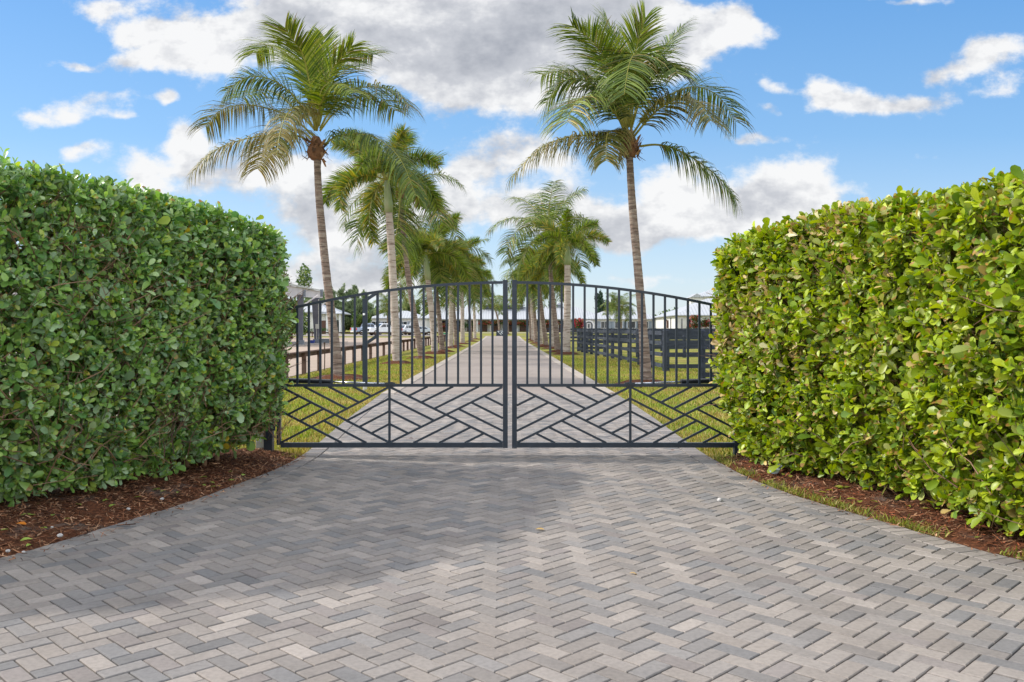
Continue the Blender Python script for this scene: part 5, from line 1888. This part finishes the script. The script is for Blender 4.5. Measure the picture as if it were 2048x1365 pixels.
for lab, px, py, c, L in (('orange dead leaf on the mulch at the far left', 31, 1048, lin(214, 128, 44), 0.075), ('curled tan leaf lying on the pavers right of the driveway middle', 1258, 1147, lin(196, 164, 112), 0.05),
                          ('thin yellow leaf on the pavers below the gate middle', 1070, 1059, lin(204, 168, 98), 0.07), ('small yellow leaf on mulch at the left paving edge', 434, 972, lin(220, 190, 40), 0.035),
                          ('reddish brown leaf on the pavers under the right gate leaf', 1340, 901, lin(120, 66, 46), 0.06), ('brown dead leaf on paving by the right kerb behind the gate', 1217, 787, lin(120, 84, 58), 0.16),
                          ('small brown leaf on the pavers behind the left gate leaf', 817, 877, lin(86, 56, 44), 0.06), ('yellow green leaf on the border pavers below the right hedge end', 1521, 972, lin(184, 190, 70), 0.06)):
    zz = 0.055 if 'mulch' in lab else 0.008
    p = on_ground(px, py, zz)
    one_leaf('fallen_leaf', lab, 'leaf', p.x, p.y, zz, L, c, None, random.uniform(-0.4, 0.4))


def pebble(label, px, py, r, group, z=0.05, m='stone'):
    p = on_ground(px, py, z)
    bm = bmesh.new()
    bmesh.ops.create_icosphere(bm, subdivisions=2, radius=r)
    for v in bm.verts:
        v.co *= random.uniform(0.82, 1.12)
        v.co.z *= 0.7
    me = bpy.data.meshes.new('pebble')
    bm.to_mesh(me)
    bm.free()
    me.materials.append(M[m])
    o = put('pebble', me)
    o.location = (p.x, p.y, z + r * 0.45)
    return tag(o, label, 'pebble', group)


for px, py, r in ((120, 1074, 0.020), (257, 1020, 0.016), (324, 1000, 0.017), (16, 1104, 0.014), (104, 1056, 0.010), (47, 1106, 0.012)):
    big = r > 0.0195
    pebble('largest white pebble on the mulch beside the left paving edge' if big else 'white pebble on the brown mulch left of the driveway', px, py, r, 'white pebbles on the left mulch')
pebble('pale crumpled stone lying on the pavers towards the right border', 1440, 1003, 0.026, None, 0.0)
b = MB()
n = 12
pl = [(math.cos(2 * PI * i / n) * 0.055 - 0.05, math.sin(2 * PI * i / n) * 0.045) for i in range(3, n - 2)] + [(0.06, -0.03), (0.22, -0.016), (0.22, 0.012), (0.06, 0.026)]
vs = [(x, y, 0.012 + 0.05 * max(0, x)) for x, y in pl] + [(x, y, 0.0 + 0.05 * max(0, x)) for x, y in pl]
m_ = len(pl)
b.add(vs, [tuple(range(m_)), tuple(range(2 * m_ - 1, m_ - 1, -1))] + [(i, i + m_, (i + 1) % m_ + m_, (i + 1) % m_) for i in range(m_)])
o = b.build('plastic_strip', M['pale_plastic'])
p = on_ground(1552, 944, 0.05)
o.location = (p.x, p.y, 0.07)
o.rotation_euler = (0.2, -0.25, 0.9)
tag(o, 'pale blue plastic strip half buried in mulch under the right hedge', 'plastic strip')

# ------------------------------------------------------------------ light and sky
SUN_EL, SUN_AZ = math.radians(37), math.radians(13)      # azimuth: degrees beyond due left
sd = Vector((-math.cos(SUN_AZ) * math.cos(SUN_EL), math.sin(SUN_AZ) * math.cos(SUN_EL), math.sin(SUN_EL)))
lamp = bpy.data.lights.new('sun', 'SUN')
lamp.energy = 2.15
lamp.angle = math.radians(2.2)
lamp.color = (1.0, 0.94, 0.86)
lo = bpy.data.objects.new('sun', lamp)
COL.objects.link(lo)
lo.rotation_euler = (-sd).to_track_quat('-Z', 'Y').to_euler()
lo.location = (-20, 5, 20)

world = bpy.data.worlds.new('World')
scene.world = world
world.use_nodes = True
nt = world.node_tree
nt.nodes.clear()
N = nt.nodes.new
out = N('ShaderNodeOutputWorld')
sky = N('ShaderNodeTexSky')
sky.sky_type = 'NISHITA'
sky.sun_disc = False
sky.sun_elevation = SUN_EL
sky.sun_rotation = math.atan2(sd.x, sd.y)
sky.altitude = 0
sky.air_density = 1.0
sky.dust_density = 0.6
sky.ozone_density = 2.0
hsv = N('ShaderNodeHueSaturation')
hsv.inputs['Saturation'].default_value = 1.12
nt.links.new(sky.outputs[0], hsv.inputs['Color'])
SKY_S = 0.15


def math_(op, a, b=None, c=None):
    n = N('ShaderNodeMath')
    n.operation = op
    for i, v in enumerate((a, b, c)):
        if v is None:
            continue
        if isinstance(v, (int, float)):
            n.inputs[i].default_value = v
        else:
            nt.links.new(v, n.inputs[i])
    return n.outputs[0]


def vmath(op, a, b=None, c=None):
    n = N('ShaderNodeVectorMath')
    n.operation = op
    for i, v in enumerate((a, b, c)):
        if v is None:
            continue
        if isinstance(v, (tuple, list)):
            n.inputs[i].default_value = v
        else:
            nt.links.new(v, n.inputs[i])
    return n.outputs['Value'] if op in ('LENGTH', 'DOT_PRODUCT') else n.outputs[0]


tc = N('ShaderNodeTexCoord')
sp = N('ShaderNodeSeparateXYZ')
nt.links.new(tc.outputs['Generated'], sp.inputs[0])
yy = math_('MAXIMUM', sp.outputs['Y'], 0.05)
cu = math_('DIVIDE', sp.outputs['X'], yy)
cv = math_('DIVIDE', sp.outputs['Z'], yy)
cb = N('ShaderNodeCombineXYZ')
nt.links.new(cu, cb.inputs[0])
nt.links.new(cv, cb.inputs[1])
uv = cb.outputs[0]


def noise(vec, scale, detail, rough=0.6, off=(0, 0, 0), st=(1, 1, 1)):
    v = vmath('MULTIPLY_ADD', vec, st, off)
    t = N('ShaderNodeTexNoise')
    t.noise_dimensions = '2D'
    t.inputs['Scale'].default_value = scale
    t.inputs['Detail'].default_value = detail
    t.inputs['Roughness'].default_value = rough
    nt.links.new(v, t.inputs['Vector'])
    return t


wn = noise(uv, 5.0, 4, 0.6)
wv = vmath('SUBTRACT', wn.outputs['Color'], (0.5, 0.5, 0.5))
wuv = vmath('MULTIPLY_ADD', wv, (0.11, 0.07, 0), uv)
# cloud masses: direction in px of the 31 mm view, half sizes, amount, brightness (0 shaded grey .. 1 sunlit)
CL = [(640, 20, 230, 95, 1.1, .85), (560, 60, 100, 45, .8, .95), (860, 50, 280, 120, 1.3, .60), (960, 150, 120, 75, 1.0, .6), (1130, 70, 230, 120, 1.3, .52), (1250, 40, 160, 80, 1.0, .6), (1460, 60, 130, 48, 1.1, .98), (1360, 100, 90, 40, .8, .95),
      (230, 5, 110, 34, .8, .9), (315, 80, 62, 38, .85, .95), (430, 112, 95, 54, 1.15, 1.0), (290, 138, 75, 26, .8, 1.0), (185, 205, 70, 26, .82, .9), (92, 237, 75, 22, .84, .9), (235, 235, 60, 14, .7, .9), (345, 200, 40, 12, .58, .9), (160, 128, 60, 14, .56, .9), (140, 298, 72, 25, .9, 1.0),
      (265, 352, 66, 36, 1.0, 1.0), (395, 300, 52, 48, 1.1, 1.0), (770, 430, 90, 60, .9, .85), (930, 395, 40, 40, .8, .95), (1060, 430, 70, 30, .8, .9), (560, 350, 220, 55, 1.0, .75), (680, 470, 120, 75, 1.15, .4), (740, 410, 110, 45, .9, .95), (640, 555, 260, 36, .75, .6), (870, 560, 150, 20, .5, .85),
      (1040, 300, 85, 40, 1.0, .98), (950, 345, 60, 24, .6, .95), (960, 420, 70, 40, .6, .95),
      (1130, 405, 105, 60, 1.2, 1.0), (1200, 465, 110, 42, 1.0, .45), (1330, 440, 130, 42, 1.05, .7), (1370, 375, 80, 48, .95, 1.0), (1600, 385, 150, 56, 1.25, 1.0), (1500, 425, 110, 40, 1.0, .6), (1280, 555, 90, 22, .75, .9),
      (1660, 200, 75, 36, 1.05, 1.0), (1800, 225, 150, 30, 1.0, .9), (1480, 296, 110, 12, .78, .9), (1525, 235, 34, 18, .7, .9), (1540, 190, 30, 18, .65, .9),
      (2010, 110, 85, 48, 1.05, .95), (1900, 148, 48, 22, .6, .95), (2000, 195, 45, 20, .5, .9), (1810, -4, 70, 10, .7, .95), (1300, 610, 260, 26, .4, .85), (350, 205, 30, 10, .45, .9), (120, 130, 50, 12, .3, .9)]
Fs = Ss = None
for px, py, rx, ry, w, br in CL:
    iu, iv = F / rx, F / ry
    c = ((px - VX) / F, (HY - py) / F)
    q = vmath('MULTIPLY_ADD', wuv, (iu, iv, 0), (-c[0] * iu, -c[1] * iv, 0))
    e_ = math_('POWER', math.exp(-1.0), vmath('DOT_PRODUCT', q, q))
    Fs = math_('MULTIPLY_ADD', e_, w, Fs if Fs is not None else 0.0)
    Ss = math_('MULTIPLY_ADD', e_, w * br, Ss if Ss is not None else 0.0)
n1 = noise(uv, 13.0, 8, 0.62, (3.1, 1.7, 0), (1, 1.5, 1))
n2 = noise(uv, 13.0, 5, 0.58, (3.1 + 0.012, 1.7 - 0.030, 0), (1, 1.5, 1))      # the same field, a step away from the sun
dens = math_('ADD', Fs, math_('MULTIPLY', math_('SUBTRACT', n1.outputs['Fac'], 0.5), 1.9))
mr = N('ShaderNodeMapRange')
mr.interpolation_type = 'SMOOTHSTEP'
mr.inputs['From Min'].default_value = 0.33
mr.inputs['From Max'].default_value = 0.92
nt.links.new(dens, mr.inputs['Value'])
mask = mr.outputs['Result']
bright = math_('DIVIDE', Ss, math_('MAXIMUM', Fs, 0.02))
relief = math_('MULTIPLY', math_('SUBTRACT', n1.outputs['Fac'], n2.outputs['Fac']), 1.5)
n3 = noise(uv, 7.5, 5, 0.6, (7.7, 2.2, 0), (1, 1.6, 1))
big = math_('MULTIPLY', math_('SUBTRACT', n3.outputs['Fac'], 0.5), 2.4)
b2 = math_('ADD', math_('ADD', math_('ADD', bright, relief), big), math_('MULTIPLY', math_('SUBTRACT', 0.9, Fs), 0.18))
cr = N('ShaderNodeValToRGB')
cr.color_ramp.elements[0].position = 0.0
cr.color_ramp.elements[0].color = (1.35, 1.42, 1.60, 1)
cr.color_ramp.elements[1].position = 0.86
cr.color_ramp.elements[1].color = (3.3, 3.3, 3.3, 1)
e = cr.color_ramp.elements.new(0.52)
e.color = (2.15, 2.2, 2.34, 1)
nt.links.new(math_('MULTIPLY_ADD', b2, 0.62, 0.26), cr.inputs['Fac'])
mx = N('ShaderNodeMix')
mx.data_type = 'RGBA'
mx.clamp_factor = True
nt.links.new(math_('MULTIPLY', mask, 0.97), mx.inputs['Factor'])
gr = N('ShaderNodeValToRGB')                     # clear air ahead, by height over the horizon
for i_, (pos_, c_) in enumerate([(0.0, (2.15, 2.5, 2.85)), (0.09, (1.55, 2.12, 2.82)), (0.22, (0.74, 1.55, 2.7)), (0.42, (0.36, 1.14, 2.5)), (1.0, (0.22, 0.8, 2.1))]):
    el_ = gr.color_ramp.elements[i_] if i_ < 2 else gr.color_ramp.elements.new(pos_)
    el_.position = pos_
    el_.color = (*c_, 1)
nt.links.new(cv, gr.inputs['Fac'])
sm = N('ShaderNodeMix')
sm.data_type = 'RGBA'
sm.inputs['Factor'].default_value = 0.80
nt.links.new(hsv.outputs[0], sm.inputs['A'])
nt.links.new(gr.outputs['Color'], sm.inputs['B'])
nt.links.new(sm.outputs['Result'], mx.inputs['A'])
nt.links.new(cr.outputs['Color'], mx.inputs['B'])
bg1 = N('ShaderNodeBackground')
bg1.inputs['Strength'].default_value = SKY_S
nt.links.new(mx.outputs['Result'], bg1.inputs['Color'])
cn = N('ShaderNodeTexNoise')                     # bright clouds added outside the view to fill the shade
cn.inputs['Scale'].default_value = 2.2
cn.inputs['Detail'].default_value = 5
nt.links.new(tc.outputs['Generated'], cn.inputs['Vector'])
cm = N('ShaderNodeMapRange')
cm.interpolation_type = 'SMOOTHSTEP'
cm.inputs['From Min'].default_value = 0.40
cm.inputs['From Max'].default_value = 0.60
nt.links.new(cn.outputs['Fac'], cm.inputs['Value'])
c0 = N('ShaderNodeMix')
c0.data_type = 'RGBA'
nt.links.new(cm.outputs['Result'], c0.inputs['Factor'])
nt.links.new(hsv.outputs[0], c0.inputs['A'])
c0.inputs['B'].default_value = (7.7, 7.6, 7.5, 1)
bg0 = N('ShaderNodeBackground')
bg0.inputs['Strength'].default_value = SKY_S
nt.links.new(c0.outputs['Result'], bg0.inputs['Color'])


def ramp01(v, lo_, hi_):
    n = N('ShaderNodeMapRange')
    n.interpolation_type = 'SMOOTHSTEP'
    n.inputs['From Min'].default_value = lo_
    n.inputs['From Max'].default_value = hi_
    nt.links.new(v, n.inputs['Value'])
    return n.outputs['Result']


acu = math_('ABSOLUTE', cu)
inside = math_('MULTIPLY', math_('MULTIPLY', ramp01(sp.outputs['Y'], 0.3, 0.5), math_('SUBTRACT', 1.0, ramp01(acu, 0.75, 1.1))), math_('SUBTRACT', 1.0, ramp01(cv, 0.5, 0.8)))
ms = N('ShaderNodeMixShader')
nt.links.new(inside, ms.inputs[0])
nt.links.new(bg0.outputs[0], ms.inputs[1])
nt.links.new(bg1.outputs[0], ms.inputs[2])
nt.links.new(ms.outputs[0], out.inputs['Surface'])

# ------------------------------------------------------------------ camera
cd = bpy.data.cameras.new('camera')
cd.sensor_width = 36
cd.lens = F / 2048 * 36
cd.shift_x = (1024 - VX) / 2048
cd.shift_y = (HY - 682.5) / 2048
cd.clip_end = 9000
cd.clip_start = 0.05
cam = bpy.data.objects.new('camera', cd)
COL.objects.link(cam)
cam.location = (0, 0, H0)
cam.rotation_euler = (PI / 2, 0, 0)
scene.camera = cam
scene.render.resolution_x, scene.render.resolution_y = 1024, 682
vs_ = scene.view_settings
vs_.view_transform = 'Standard'
vs_.look = 'None'
vs_.exposure = 0.95
vs_.gamma = 1.0
vs_.use_curve_mapping = False
try:
    scene.cycles.use_denoising = True
    scene.cycles.max_bounces = 8
    scene.cycles.transparent_max_bounces = 8
except Exception:
    pass
